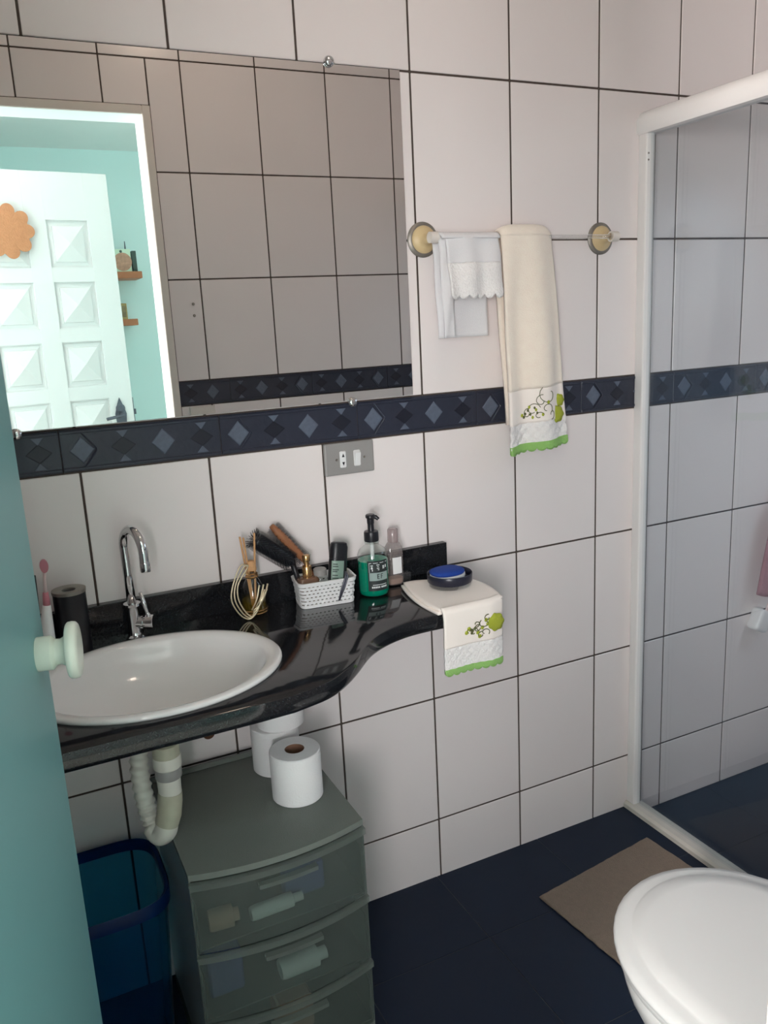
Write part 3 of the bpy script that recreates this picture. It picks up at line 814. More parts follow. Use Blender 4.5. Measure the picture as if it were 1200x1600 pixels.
b = bm_new(); lathe(b, [(.0115, 0), (.0115, .014), (.0132, .0145), (.0132, .019), (.0105, .0195), (.0105, .024), (.0150, .0245), (.0150, .038), (.0140, .0392), (.001, .0394)], None, 24, mat=axis_mat(vc, vd)); obj('valve', b, M['chrome'], fa, autosmooth=35)
b = bm_new(); le = vc + vd * .031; tube(b, [le + Vector((0, 0, .010)), le + Vector((-.006, .002, .035)), le + Vector((-.011, .004, .062))], [.0048, .0042, .0036], 12); obj('lever', b, M['chrome'], fa, smooth=True)

# ---------------------------------------------------------------- things on the counter
# black toothbrush tumbler
t = thing('tumbler', (-.055, -.082, ZT), 'black cylindrical tumbler with a grey slotted lid by the faucet', 'tumbler')
b = bm_new(); lathe(b, [(.0265, 0), (.0285, .002), (.0295, .122), (.0300, .124)], (-.055, -.082, ZT), 32); obj('cup', b, M['black_plastic'], t, autosmooth=50)
b = bm_new(); lathe(b, [(.0305, .122), (.0305, .128), (.027, .1290), (.0125, .127), (.0125, .120)], (-.055, -.082, ZT), 32, ends=(False, False)); bmesh.ops.remove_doubles(b, verts=b.verts[:], dist=1e-6); obj('lid', b, M['steel_dull'], t, autosmooth=50)
# toothbrush
t = thing('toothbrush', (-.100, -.105, ZT), 'toothbrush with a thick white handle and pink neck beside the black tumbler', 'toothbrush')
b = bm_new(); tube(b, [(-.104, -.105, ZT), (-.103, -.105, ZT + .05), (-.100, -.105, ZT + .085), (-.0965, -.105, ZT + .112)], [.0125, .0130, .0105, .0070], 18); obj('handle', b, M['white_plastic'], t, smooth=True)
b = bm_new(); tube(b, [(-.0967, -.105, ZT + .108), (-.096, -.105, ZT + .122), (-.0955, -.105, ZT + .136)], [.0066, .0062, .0050], 14); obj('ring', b, M['brush_pink'], t, smooth=True)
b = bm_new(); tube(b, [(-.0955, -.105, ZT + .134), (-.094, -.105, ZT + .160), (-.092, -.105, ZT + .175)], [.0036, .0028, .0034], 12); obj('neck', b, M['brush_pale'], t, smooth=True)
b = bm_new(); hm = axis_mat((-.0915, -.107, ZT + .186), (0, -1, 0)); lathe(b, [(.0062, -.004), (.0075, 0), (.0072, .006)], None, 18, 1, 1.7, mat=hm); obj('brush_head', b, M['brush_pink'], t, autosmooth=50)
# black comb leaning on the wall behind
t = thing('comb', (-.115, -.035, ZT), 'black comb leaning on the wall behind the toothbrush', 'comb')
cmx = Matrix.Translation((-.118, -.036, ZT)) @ Matrix.Rotation(math.radians(-12), 4, 'X') @ Matrix.Rotation(math.radians(2), 4, 'Y')
b = bm_new(); box(b, -.008, .008, -.002, .002, 0, .148, .001, mat=cmx); obj('spine', b, M['black_plastic'], t)
b = bm_new()
for k in range(30): box(b, -.024, -.007, -.001, .001, .006 + k * .0046, .008 + k * .0046, mat=cmx)
o = obj('teeth', b, M['black_plastic'], t); o['kind'] = 'stuff'

# reed diffuser
dc = Vector((.300, -.062, ZT))
t = thing('reed_diffuser', dc, 'round glass reed diffuser wound with pale gold wire loops', 'diffuser')
b = bm_new(); lathe(b, [(.018, .001), (.0245, .004), (.0265, .012), (.0262, .040), (.023, .062), (.0125, .078), (.0095, .084), (.0095, .098), (.0115, .100)], dc, 32); obj('bottle', b, M['clear'], t, autosmooth=50)
b = bm_new(); lathe(b, [(.017, .003), (.0232, .006), (.0248, .013), (.0247, .034)], dc, 28); obj('oil', b, M['amber'], t, autosmooth=50)
b = bm_new(); lathe(b, [(.0108, .096), (.0112, .098), (.0100, .110), (.0070, .116)], dc, 20); obj('raffia_collar', b, M['reed'], t, autosmooth=50)
for (dx, dy, tx, ty, tz) in ((-.002, .001, -.016, .006, .168), (0, 0, -.010, .003, .166), (.002, -.001, .012, -.004, .174)):
    b = bm_new(); tube(b, [dc + Vector((dx, dy, .012)), dc + Vector((tx, ty, tz))], .0022, 8); obj('reed', b, M['reed'], t)
for k in range(2):
    b = bm_new(); lathe(b, [(.0262 + .0012 * k, .006 + k * .006), (.0275 + .0006 * k, .0075 + k * .006), (.0262, .009 + k * .006)], dc, 40, ends=(False, False)); obj('bead_band', b, M['gold'], t, autosmooth=50)
b = bm_new(); lathe(b, [(.0125, .0805), (.0142, .083), (.0125, .0855)], dc, 28, ends=(False, False)); lathe(b, [(.0105, .087), (.0132, .089), (.0105, .091)], dc, 28, ends=(False, False)); obj('neck_beads', b, M['gold'], t)
for k in range(3):                                              # tall loops to the left
    o_ = .0055 * k
    pts = smooth_pts([dc + Vector(p) for p in ((-.008, -.010, .110), (-.026 + o_, -.014, .112 - o_), (-.046 + o_, -.018, .075), (-.052 + o_ * 1.3, -.022, .045), (-.040 + o_ * 1.3, -.026, .016), (-.024 + o_, -.030, .003 + .3 * o_), (-.010, -.033, .010 + o_), (.002, -.034, .030), (.010 + o_, -.032, .060))], 6)
    b = bm_new(); tube(b, pts, .0016, 7); obj('wire_loop', b, M['gold_wire'], t, smooth=True)
for k in range(3):                                              # diagonal bright wires over the front
    b = bm_new(); tube(b, smooth_pts([dc + Vector(p) for p in ((-.014 + .009 * k, -.029, .020 + .004 * k), (-.003 + .009 * k, -.0325, .042 + .003 * k), (.006 + .009 * k, -.0285, .070))], 5), .0018, 7); obj('wire', b, M['gold_wire'], t, smooth=True)

# woven basket and the things in it
bc = Vector((.4545, -.070, ZT)); brz = math.radians(-7)
bmx = Matrix.Translation(bc) @ Matrix.Rotation(brz, 4, 'Z')
BW, BD, BH = .122, .072, .057
t = thing('basket', bc, 'small white woven plastic basket holding toiletries on the counter', 'basket')
def rrect(hw, hd, r, z, n=5):
    out = []
    for cx_, cy_, a0 in ((hw - r, hd - r, 0), (-hw + r, hd - r, 90), (-hw + r, -hd + r, 180), (hw - r, -hd + r, 270)):
        for k in range(n + 1):
            a = math.radians(a0 + 90 * k / n); out.append(bmx @ Vector((cx_ + r * math.cos(a), cy_ + r * math.sin(a), z)))
    return out
def ringband(bm, z0, z1, grow0, grow1, th=.0018):
    rings = [rrect(BW / 2 + grow0, BD / 2 + grow0, .014, z0), rrect(BW / 2 + grow1, BD / 2 + grow1, .014, z1), rrect(BW / 2 + grow1 - th, BD / 2 + grow1 - th, .0125, z1), rrect(BW / 2 + grow0 - th, BD / 2 + grow0 - th, .0125, z0)]
    rings.append(rings[0])
    loops(bm, rings, (False, False)); bmesh.ops.remove_doubles(bm, verts=bm.verts[:], dist=1e-6)
gr = lambda z: -.0035 + .0055 * z / BH
b = bm_new(); loops(b, [rrect(BW / 2 - .003, BD / 2 - .003, .013, .0005), rrect(BW / 2 - .003, BD / 2 - .003, .013, .004)]); obj('base', b, M['white_plastic'], t)
NB = 7
b = bm_new(); z = .001; hb = .0057; hg = .0021
ringband(b, .0005, .0075, gr(0) + .0012, gr(.0075) + .0012, .003)
z = .0075
for k in range(5):
    z += hg; ringband(b, z, z + hb, gr(z), gr(z + hb)); z += hb
obj('bands', b, M['white_plastic'], t, autosmooth=45)
b = bm_new(); ringband(b, z + hg, BH, gr(z) + .0016, gr(BH) + .0022, .004); obj('rim', b, M['white_plastic'], t, autosmooth=45)
b = bm_new()
for side in range(4):
    L_ = BW if side % 2 == 0 else BD; cnt = int((L_ - .02) / .0085); pitch = (L_ - .022) / cnt
    for k in range(cnt + 1):
        for lvl in range(6):
            a = -L_ / 2 + .011 + k * pitch + (pitch / 2 if lvl % 2 else 0)
            if a > L_ / 2 - .008: continue
            zc = .0075 + lvl * (hb + hg) + hg / 2; g_ = gr(zc) - .0009
            if side == 0: p = (a, -BD / 2 - g_)
            elif side == 2: p = (a, BD / 2 + g_)
            elif side == 1: p = (BW / 2 + g_, a)
            else: p = (-BW / 2 - g_, a)
            wx, wy = (.0024, .0007) if side % 2 == 0 else (.0007, .0024)
            box(b, p[0] - wx, p[0] + wx, p[1] - wy, p[1] + wy, zc - .0022, zc + .0022, mat=bmx)
o = obj('weave_bars', b, M['white_plastic'], t); o['kind'] = 'stuff'
def loc(p): return bmx @ Vector(p)
# champagne perfume bottle with gold collar
p0 = loc((-.034, .004, .004))
t = thing('perfume_bottle', p0, 'champagne glass perfume bottle with a gold spray cap in the basket', 'bottle')
b = bm_new(); loops(b, [superell(p0.x, p0.y, h, h * .7, p0.z + z, 24, 4) for h, z in ((.0215, 0), (.0235, .003), (.0235, .050), (.020, .0545), (.0075, .056))]); obj('glass_body', b, M['champagne'], t, autosmooth=40)
b = bm_new(); lathe(b, [(.0098, .055), (.0102, .057), (.0102, .078), (.0092, .080), (.0050, .0805), (.0048, .092)], p0, 24); obj('collar', b, M['gold'], t, autosmooth=40)
b = bm_new(); lathe(b, [(.0078, .090), (.0082, .092), (.0082, .102), (.0070, .104), (.001, .1042)], p0, 20); obj('spray_cap', b, M['gold'], t, autosmooth=40)
# black tube with green label, leaning
tb0 = loc((.022, -.012, .006)); tdir = Vector((.16, .10, 1)).normalized(); tm = axis_mat(tb0, tdir, (0, 1, 0))
t = thing('tube_bottle', tb0, 'dark glossy lotion bottle with a grey-green label leaning in the basket', 'bottle')
b = bm_new(); loops(b, [[tm @ Vector((q.x, q.y, z)) for q in superell(0, 0, hx, hy, 0, 24, 2.6)] for hx, hy, z in ((.0185, .0125, 0), (.0200, .0140, .003), (.0200, .0140, .082), (.0190, .0140, .088))]); obj('bottle_body', b, M['black_plastic'], t, autosmooth=40)
b = bm_new(); loops(b, [[tm @ Vector((q.x, q.y, z)) for q in superell(0, 0, hx, hy, 0, 24, 2.6)] for hx, hy, z in ((.0195, .0145, .0885), (.0197, .0147, .112), (.0170, .0125, .121), (.012, .009, .1235))]); obj('cap', b, M['black_plastic'], t, autosmooth=40)
def front_face_x(m_):   # which local axis looks at the camera
    v = m_.inverted().to_3x3() @ Vector((-.14 - tb0.x, -1.66 - tb0.y, 0)); return v
vloc = front_face_x(tm); an = math.atan2(vloc.y / .014, vloc.x / .020)
def wrap_label(bm, m_, hx, hy, e, z0, z1, a0, a1, grow, n=14, ang0=0.0):
    def pt(a, z, g_):
        c, s = math.cos(a), math.sin(a)
        return m_ @ Vector(((hx + g_) * math.copysign(abs(c) ** (2 / e), c), (hy + g_) * math.copysign(abs(s) ** (2 / e), s), z))
    rows_ = []
    for g_ in (grow, grow - .0006):
        rows_.append([[pt(ang0 + a0 + (a1 - a0) * i / n, z, g_) for i in range(n + 1)] for z in (z0, z1)])
    for r_ in rows_:
        V = [[bm.verts.new(p) for p in q] for q in r_]
        for i in range(n): bm.faces.new((V[0][i], V[0][i + 1], V[1][i + 1], V[1][i]))
b = bm_new(); wrap_label(b, tm, .020, .014, 2.6, .036, .084, -.72, .55, .0012, ang0=an); lb = obj('label', b, M['label_green'], t, smooth=True)
b = bm_new(); wrap_label(b, tm, .020, .014, 2.6, .030, .0345, -.78, .62, .0012, ang0=an); obj('silver_band', b, M['chrome'], t, smooth=True)
b = bm_new()
for k, z in enumerate((.076, .071, .064, .060, .052, .046)):
    wrap_label(b, tm, .020, .014, 2.6, z, z + .0018, -.5, .05 + .06 * (k % 3), .0018, 8, ang0=an)
obj('label_print', b, M['label_black'], lb)
# wooden radial brush, black vent brush
def brush_pts(a, bq, n): return [Vector(a).lerp(Vector(bq), i / (n - 1)) for i in range(n)]
wa, wb = Vector((.3590, -.036, 1.008)), Vector((.4285, -.042, .9180)); wc = loc((-.010, .014, .012))
t = thing('wooden_hairbrush', wc, 'wooden hairbrush with dark bristles standing in the basket', 'hairbrush')
b = bm_new(); pp = brush_pts(wa, wb, 9); tube(b, pp, [.0055, .0085, .0095, .0098, .0098, .0096, .0092, .0080, .0062], 14); obj('head', b, M['wood'], t, smooth=True)
b = bm_new(); tube(b, [wb - (wb - wa) * .03, wb + (wc - wb) * .4, wc], [.0062, .0058, .0055], 12); obj('handle', b, M['wood'], t, smooth=True)
b = bm_new(); ax = (wb - wa).normalized(); n1 = ax.cross(Vector((0, 1, 0))).normalized(); n2 = ax.cross(n1)
for k in range(20):
    c = wa.lerp(wb, .06 + .88 * k / 19)
    for q in range(12):
        a = 2 * math.pi * (q + .5 * (k % 2)) / 12
        d = n1 * math.cos(a) + n2 * math.sin(a)
        if d.y < -.8: continue
        tube(b, [c + d * .0085, c + d * .0180], [.0008, .0005], 3)
o = obj('bristles', b, M['black_plastic'], t); o['kind'] = 'stuff'
ka, kb = Vector((.3185, -.046, .9855)), Vector((.3975, -.046, .9225)); kc = loc((-.046, .020, .012))
t = thing('black_hairbrush', kc, 'black paddle hairbrush leaning out of the basket', 'hairbrush')
axk = (kb - ka).normalized(); nk = Vector((0, -1, 0)); wk = axk.cross(nk).normalized()
def pad(bm, a, bq, half, thk):
    rings = []
    for i, f in enumerate((0, .04, .12, .5, .85, .96, 1.0)):
        c = Vector(a).lerp(Vector(bq), f); hw = half * (.55, .85, 1, 1, .9, .6, .35)[i]
        rings.append([c + wk * hw * math.cos(q) + nk * thk * math.sin(q) for q in [2 * math.pi * k / 16 for k in range(16)]])
    loops(bm, rings)
b = bm_new(); pad(b, ka, kb, .0165, .0130); obj('head', b, M['black_plastic'], t, smooth=True)
b = bm_new(); tube(b, [kb - axk * .004, kb.lerp(kc, .5) + Vector((0, 0, .006)), kc], [.0065, .006, .0055], 12); obj('handle', b, M['black_plastic'], t, smooth=True)
b = bm_new()
for k in range(26):
    c = ka.lerp(kb, -.03 + .95 * k / 25)
    for q in range(20):
        a = 2 * math.pi * (q + .5 * (k % 2)) / 20
        d = wk * math.cos(a) + nk * math.sin(a)
        tube(b, [c + d * .009, c + d * (.0225 + .001 * (q % 3)) - axk * (.006 if k < 2 else 0)], [.0009, .0006], 3)
o = obj('bristles', b, M['black_plastic'], t); o['kind'] = 'stuff'
# small clear jar and tweezers
p0 = loc((-.004, .012, .004))
t = thing('clear_jar', p0, 'small clear jar between the bottles in the basket', 'jar')
b = bm_new(); lathe(b, [(.014, 0), (.016, .003), (.016, .050), (.013, .054)], p0, 22); obj('jar_body', b, M['clear'], t, autosmooth=40)
b = bm_new(); lathe(b, [(.0145, .053), (.0145, .066), (.012, .068)], p0, 22); obj('jar_lid', b, M['grey_plastic'], t, autosmooth=40)
tz0 = loc((.040, -BD / 2 - .0055, .060)); tz1 = loc((.021, -BD / 2 - .0040, .010))
t = thing('tweezers', tz1, 'dark metal tweezers hooked over the front of the white basket', 'tweezers')
b = bm_new()
side_ = Vector((1, 0, .35)).normalized()
for s in (-1, 1):
    c0, c1 = tz0 + side_ * .0030 * s, tz1 + side_ * .0012 * s
    tube(b, [tz0 + Vector((.0005, .006, .012)), c0, c0.lerp(c1, .5) + side_ * .001 * s, c1], [.0014, .0022, .0020, .0010], 8)
obj('arms', b, M['iron'], t, smooth=True)

# green soap dispenser
sc_ = Vector((.5665, -.083, ZT))
t = thing('soap_dispenser', sc_, 'clear pump bottle half full of green soap with a black label', 'soap dispenser')
b = bm_new(); lathe(b, [(.0295, .0005), (.0325, .003), (.0335, .010), (.0335, .082), (.0325, .092), (.0285, .102), (.0200, .109), (.0155, .111), (.0152, .121)], sc_, 40); obj('bottle', b, M['clear'], t, autosmooth=50)
b = bm_new(); lathe(b, [(.0290, .002), (.0318, .0045), (.0327, .011), (.0327, .079), (.001, .0792)], sc_, 40); obj('liquid_soap', b, M['green_soap'], t, autosmooth=50, label='green liquid soap')
b = bm_new(); lathe(b, [(.0160, .116), (.0168, .118), (.0168, .120), (.0160, .1215)], sc_, 30); obj('neck_ring', b, M['clear'], t, autosmooth=50)
b = bm_new(); lathe(b, [(.0155, .120), (.0160, .122), (.0160, .139), (.0148, .142), (.0078, .1425), (.0070, .145), (.0068, .160)], sc_, 30); pm = obj('pump_collar', b, M['black_plastic'], t, autosmooth=45)
b = bm_new(); lathe(b, [(.0072, .158), (.0078, .160), (.0080, .170), (.0105, .172), (.0105, .177), (.009, .179)], sc_, 24)
tube(b, [sc_ + Vector((0, 0, .174)), sc_ + Vector((.010, -.008, .173)), sc_ + Vector((.014, -.011, .168))], [.0050, .0045, .0038], 10); obj('pump_head', b, M['black_plastic'], pm, autosmooth=45)
b = bm_new(); tube(b, [sc_ + Vector((0, 0, .078)), sc_ + Vector((0, 0, .120))], .0045, 10); obj('dip_tube', b, M['white_plastic'], pm, smooth=True)
sm = Matrix.Translation(sc_); sa = math.atan2(-1.66 - sc_.y, -.144 - sc_.x) + .42
def slab(z0, z1, a0, a1, g_, n=14):
    b = bm_new(); wrap_label(b, sm, .0335, .0335, 2, z0, z1, a0, a1, g_, n, ang0=sa); return b
lb = obj('label', slab(.016, .083, -.78, .62, .0007), M['label_black'], t, smooth=True)
obj('label_panel', slab(.039, .057, -.68, .60, .0010), M['label_grey'], lb, smooth=True)
b = bm_new()
def mark(a0, a1, z0, z1): wrap_label(b, sm, .0335, .0335, 2, z0, z1, a0, a1, .0014, 3, ang0=sa)
mark(-.68, -.655, .0575, .0785); mark(-.68, .60, .0780, .0792)
for (a0, a1, z0, z1) in ((-.58, -.42, .0725, .0740), (-.55, -.45, .0700, .0712), (-.56, -.44, .0655, .0690), (-.50, -.44, .061, .0645), (-.20, 0, .0735, .0752), (-.16, -.04, .0700, .0712), (-.18, -.02, .0660, .0675), (-.12, -.02, .0625, .0640), (.20, .34, .0700, .0712), (.22, .26, .064, .070), (.30, .34, .064, .070), (.42, .50, .066, .072)):
    mark(a0, a1, z0, z1)
mark(-.48, .45, .0290, .0303)
for k in range(5): mark(-.55 + k * .11, -.55 + k * .11 + .085, .0225, .0262)
for k in range(4): mark(.06 + k * .11, .06 + k * .11 + .085, .0225, .0262)
obj('label_lettering', b, M['label_white'], lb)['kind'] = 'stuff'
b = bm_new()
for (a0, a1, z0, z1) in ((-.18, -.12, .043, .054), (-.18, -.02, .0525, .0540), (-.18, -.05, .0480, .0492), (-.18, -.02, .0430, .0442), (.06, .11, .043, .054), (.06, .22, .0525, .0540), (.06, .18, .0480, .0492)):
    wrap_label(b, sm, .0335, .0335, 2, z0, z1, a0, a1, .0014, 3, ang0=sa)
obj('label_letters', b, M['label_black'], lb)['kind'] = 'stuff'
# clear bottle behind
cb = Vector((.634, -.050, ZT))
t = thing('clear_bottle', cb, 'slim clear lotion bottle with a translucent cap behind the green soap', 'bottle')
b = bm_new(); loops(b, [superell(cb.x, cb.y, hx, hx * .7, cb.z + z, 28, 3) for hx, z in ((.0175, .001), (.0200, .004), (.0205, .070), (.0195, .088), (.0140, .098), (.0090, .101))]); obj('bottle', b, thin_glass('milky_clear', (.86, .84, .84, 1), diffuse=.30, dcol=srgb(206, 196, 194)), t, autosmooth=45)
b = bm_new(); lathe(b, [(.0120, .100), (.0125, .102), (.0120, .128), (.0095, .131), (.001, .1312)], cb, 24); obj('cap', b, thin_glass('milky_cap', (.86, .82, .82, 1), diffuse=.45, dcol=srgb(206, 190, 190)), t, autosmooth=45)
b = bm_new(); loops(b, [superell(cb.x, cb.y, hx, hx * .7, cb.z + z, 28, 3) for hx, z in ((.0165, .003), (.0180, .006), (.0184, .016))]); obj('lotion', b, M['beige_pack'], t, autosmooth=45)
b = bm_new(); cm_ = Matrix.Translation(cb); ca = math.atan2(-1.66 - cb.y, -.144 - cb.x); wrap_label(b, cm_, .0205, .01435, 3, .028, .066, .1, .9, .0006, 8, ang0=ca); obj('label', b, M['white_plastic'], t)
# small clear cube by the backsplash
b = bm_new(); box(b, .655, .675, -.052, -.036, ZT, ZT + .022, .002, 2); tag(obj('small_box', b, M['acrylic']), 'tiny clear plastic box standing against the black backsplash', 'box')

# hand towel over the counter end, with the soap dish on it
ht = thing('hand_towel', (.70, -.28, .70), 'cream hand towel with lime flower and hem draped over the counter end', 'towel')
def flat_fn(off):
    def fn(u, v):
        # v: 0 = back on the counter, 1 = front edge; left side slants out to a point at the back
        xl = .632 + (.614 - .632) * v - .012 * math.sin(v * math.pi); xr = .772 - .004 * v + .012 * math.sin(v * math.pi)
        y = -.085 - .199 * v + .020 * u * (1 - v) * 0
        y -= .055 * (u ** 1.5) * (1 - v)
        return Vector((xl + (xr - xl) * u, y, ZT + off + .0012 * math.sin(u * 7 + v * 5)))
    return fn
b = bm_new(); grid(b, flat_fn(.0042), 24, 20); solidify(obj('under_layer', b, M['terry_band'], ht, smooth=True), .005)
def flat2(u, v):
    p = flat_fn(.0098)(u, v); p.x += .006 * (1 - u); return p
b = bm_new(); grid(b, flat2, 24, 20); solidify(obj('top_layer', b, M['terry_band'], ht, smooth=True), .005)
def bendf(u, v):
    # over the edge and down
    s = v * .150
    xl = .620 + .001 * math.sin(v * 6); xr = .768 - .006 * v
    x = xl + (xr - xl) * u
    R_ = .011
    if s < R_ * math.pi / 2:
        a = s / R_; y = -.2815 - R_ * math.sin(a); z = ZT + .0115 - R_ * (1 - math.cos(a))
    else:
        y = -.2815 - R_; z = ZT + .0115 - R_ - (s - R_ * math.pi / 2)
    y -= .003 * v * math.sin(u * 8 + 1); z += -.004 * u * v + .003 * v
    if u > .78: y += .05 * (u - .78) * (1 - .4 * v)
    return Vector((x, y, z))
b = bm_new(); grid(b, rng(bendf, 0, .60), 28, 26); fl = solidify(obj('hanging_flap', b, M['terry_band'], ht, smooth=True), .006)
def lace2(u, v):
    p = bendf(u, .595 + .33 * v); p.y -= .0014 * math.sin(u * 50) * math.sin(v * 16); return p
b = bm_new(); grid(b, lace2, 50, 14); solidify(obj('lace_band', b, M['lace'], ht, smooth=True), .005)
def hem2(u, v):
    p = bendf(u, .905 + .07 * v); p.z -= .005 * v * (abs(math.sin(u * 8 * math.pi)) ** .6); return p
b = bm_new(); grid(b, hem2, 80, 3); solidify(obj('lime_hem', b, M['lime'], ht, smooth=True), .007)
p = bendf(.845, .36); b = bm_new(); flower_disc(b, p + Vector((0, -.0045, 0)), .0190); obj('lime_flower', b, M['olive'], ht, smooth=True)
b = bm_new()
for (u0, v0, ru, rv, a0, a1) in ((.66, .34, .10, .07, -1, 4), (.55, .40, .08, .06, 0, 5), (.48, .44, .07, .06, 1, 6), (.66, .47, .08, .06, 2, 7), (.60, .50, .06, .05, 0, 5), (.40, .42, .06, .05, 2, 6), (.70, .27, .06, .05, 0, 5), (.52, .33, .06, .05, 3, 8)):
    swirl(b, bendf, u0, v0, ru, rv, a0, a1, .0010, .0040)
for (u0, v0) in ((.42, .40), (.46, .42), (.50, .39), (.45, .45)):
    lathe(b, [(.0036, 0), (.0018, .0012)], None, 8, mat=axis_mat(bendf(u0, v0) + Vector((0, -.0032, 0)), (0, -1, 0)))
obj('embroidery', b, M['thread'], fl)
b = bm_new()
for (u0, v0) in ((.36, .43), (.40, .38), (.55, .46), (.62, .40), (.71, .36), (.68, .30), (.58, .52)):
    lathe(b, [(.0046, 0), (.0024, .0014)], None, 9, mat=axis_mat(bendf(u0, v0) + Vector((0, -.0032, 0)), (0, -1, 0)))
obj('leaf_stitches', b, M['olive'], fl)['kind'] = 'stuff'
zt = ZT + .0126
sd = thing('soap_dish', (.716, -.157, zt), 'round navy soap dish with a clear base on the cream hand towel', 'soap dish')
b = bm_new(); lathe(b, [(.045, 0), (.047, .002), (.048, .008), (.046, .0095)], (.716, -.157, zt), 40); obj('clear_base', b, M['acrylic'], sd, autosmooth=40)
b = bm_new(); lathe(b, [(.030, .008), (.0470, .0085), (.0492, .011), (.0500, .027), (.0490, .0285), (.0475, .027), (.0462, .014), (.001, .0135)], (.716, -.157, zt), 44); obj('dish', b, M['dish'], sd, autosmooth=40)
b = bm_new(); hb_ = Vector((.709, -.160, zt + .0138))
loops(b, [superell(hb_.x, hb_.y, h, h * .82, hb_.z + z, 32, 2.4) for h, z in ((.033, 0), (.0375, .003), (.0392, .010), (.0386, .0145))]); so = obj('soap_bar', b, M['white_plastic'], autosmooth=45)
tag(so, 'white soap bar under the blue sponge in the navy dish', 'soap')
b = bm_new(); loops(b, [superell(hb_.x - .001, hb_.y, h, h * .80, hb_.z + .0146 + z, 32, 2.4) for h, z in ((.0362, 0), (.0388, .003), (.038, .007), (.031, .010), (.011, .0112))]); tag(obj('sponge', b, M['blue_sponge'], autosmooth=60), 'oval bright blue sponge lying on the soap in the navy dish', 'sponge')

# ---------------------------------------------------------------- under the counter
# sink trap with corrugated hose
t = thing('sink_trap', (.055, -.262, .51), 'white plastic sink trap with a corrugated hose to the wall', 'pipe')
cx_, cy_ = .058, -.262
b = bm_new(); lathe(b, [(.0245, .675), (.0245, .698), (.019, .699), (.019, .720)], (cx_, cy_, 0), 28); obj('tailpiece', b, M['pvc_old'], t, autosmooth=40)
b = bm_new(); lathe(b, [(.0235, .652), (.0255, .654), (.0258, .673), (.024, .676)], (cx_, cy_, 0), 28); obj('slip_nut', b, M['pvc'], t, autosmooth=40)
b = bm_new(); lathe(b, [(.0230, .632), (.0240, .634), (.0240, .650), (.0230, .653)], (cx_, cy_, 0), 28); obj('grey_ring', b, M['grey_plastic'], t, autosmooth=40)
b = bm_new(); lathe(b, [(.0165, .588), (.0205, .600), (.0215, .633)], (cx_ - .001, cy_, 0), 28); obj('neck', b, M['pvc'], t, autosmooth=40)
b = bm_new(); tube(b, [(cx_ - .001, cy_, .602), (cx_ - .003, cy_, .585), (cx_ - .008, cy_ + .001, .556), (cx_ - .013, cy_ + .002, .540)], [.0215, .0225, .0225, .0215], 24); obj('elbow', b, M['pvc_old'], t, autosmooth=40)
b = bm_new(); tube(b, smooth_pts([(cx_ - .012, cy_ + .002, .545), (cx_ - .016, cy_ + .004, .525), (cx_ - .026, cy_ + .018, .512), (cx_ - .034, cy_ + .034, .522)], 5), .0205, 22); obj('elbow_cap', b, M['pvc'], t, smooth=True)
pts = smooth_pts([(cx_ - .032, cy_ + .030, .520), (cx_ - .040, cy_ + .046, .560), (cx_ - .043, cy_ + .056, .62), (cx_ - .038, cy_ + .075, .672), (cx_ - .036, cy_ + .125, .694), (cx_ - .036, cy_ + .19, .690), (cx_ - .036, -.004, .680)], 14)
b = bm_new(); tube(b, pts, [.0165 + .0022 * math.sin(i * 1.7) for i in range(len(pts))], 18); obj('corrugated_hose', b, M['pvc'], t, smooth=True)
# supply valve
t = thing('supply_valve', (.185, -.02, .58), 'old brass supply valve with a braided hose on the wall', 'valve')
b = bm_new(); lathe(b, [(.020, .0), (.020, .003), (.010, .006), (.0095, .030), (.013, .032), (.013, .040), (.002, .041)], None, 20, mat=axis_mat((.182, -.0018, .581), (0, -1, 0)))
obj('valve_body', b, M['brass'], t, autosmooth=40)
b = bm_new(); tube(b, smooth_pts([(.184, -.024, .586), (.198, -.030, .595), (.208, -.034, .62), (.200, -.06, .68), (.14, -.10, .735), (.09, -.075, .80)], 6), .0055, 10); obj('braided_hose', b, M['red_hose'], t, smooth=True)

# drawer tower
dx0, dx1, dyb, dyf, dzt = .052, .382, -.045, -.380, .504
tw = thing('drawer_tower', ((dx0 + dx1) / 2, -.21, 0), 'smoky grey plastic drawer tower under the counter', 'drawer unit')
def bow(x, y0, d): k = (x - (dx0 + dx1) / 2) / ((dx1 - dx0) / 2); return y0 - d * (1 - k * k)
def bowed(bm, x0, x1, yb, y0, d, z0, z1, n=14):
    xs = [x0 + (x1 - x0) * i / n for i in range(n + 1)]
    ring = [(x, bow(x, y0, d)) for x in xs] + [(x1, yb), (x0, yb)]
    loops(bm, [[Vector((x, y, z0)) for x, y in ring], [Vector((x, y, z1)) for x, y in ring]])
b = bm_new(); bowed(b, dx0, dx1, dyb, dyf, .026, dzt - .012, dzt); obj('top', b, M['drawer_top'], tw)
b = bm_new(); box(b, dx0, dx1, dyb, dyb + .012, dzt - .002, dzt + .010, .003); obj('back_lip', b, M['drawer_top'], tw)
for x in (dx0, dx1 - .003):
    b = bm_new(); box(b, x, x + .003, dyf, dyb, .012, dzt - .012); obj('side_panel', b, M['drawer_frame'], tw)
b = bm_new(); box(b, dx0 + .003, dx1 - .003, dyb - .003, dyb, .012, dzt - .012); obj('back_panel', b, M['drawer_frame'], tw)
b = bm_new(); bowed(b, dx0, dx1, dyb, dyf, .024, .004, .048); obj('plinth', b, M['drawer_top'], tw)
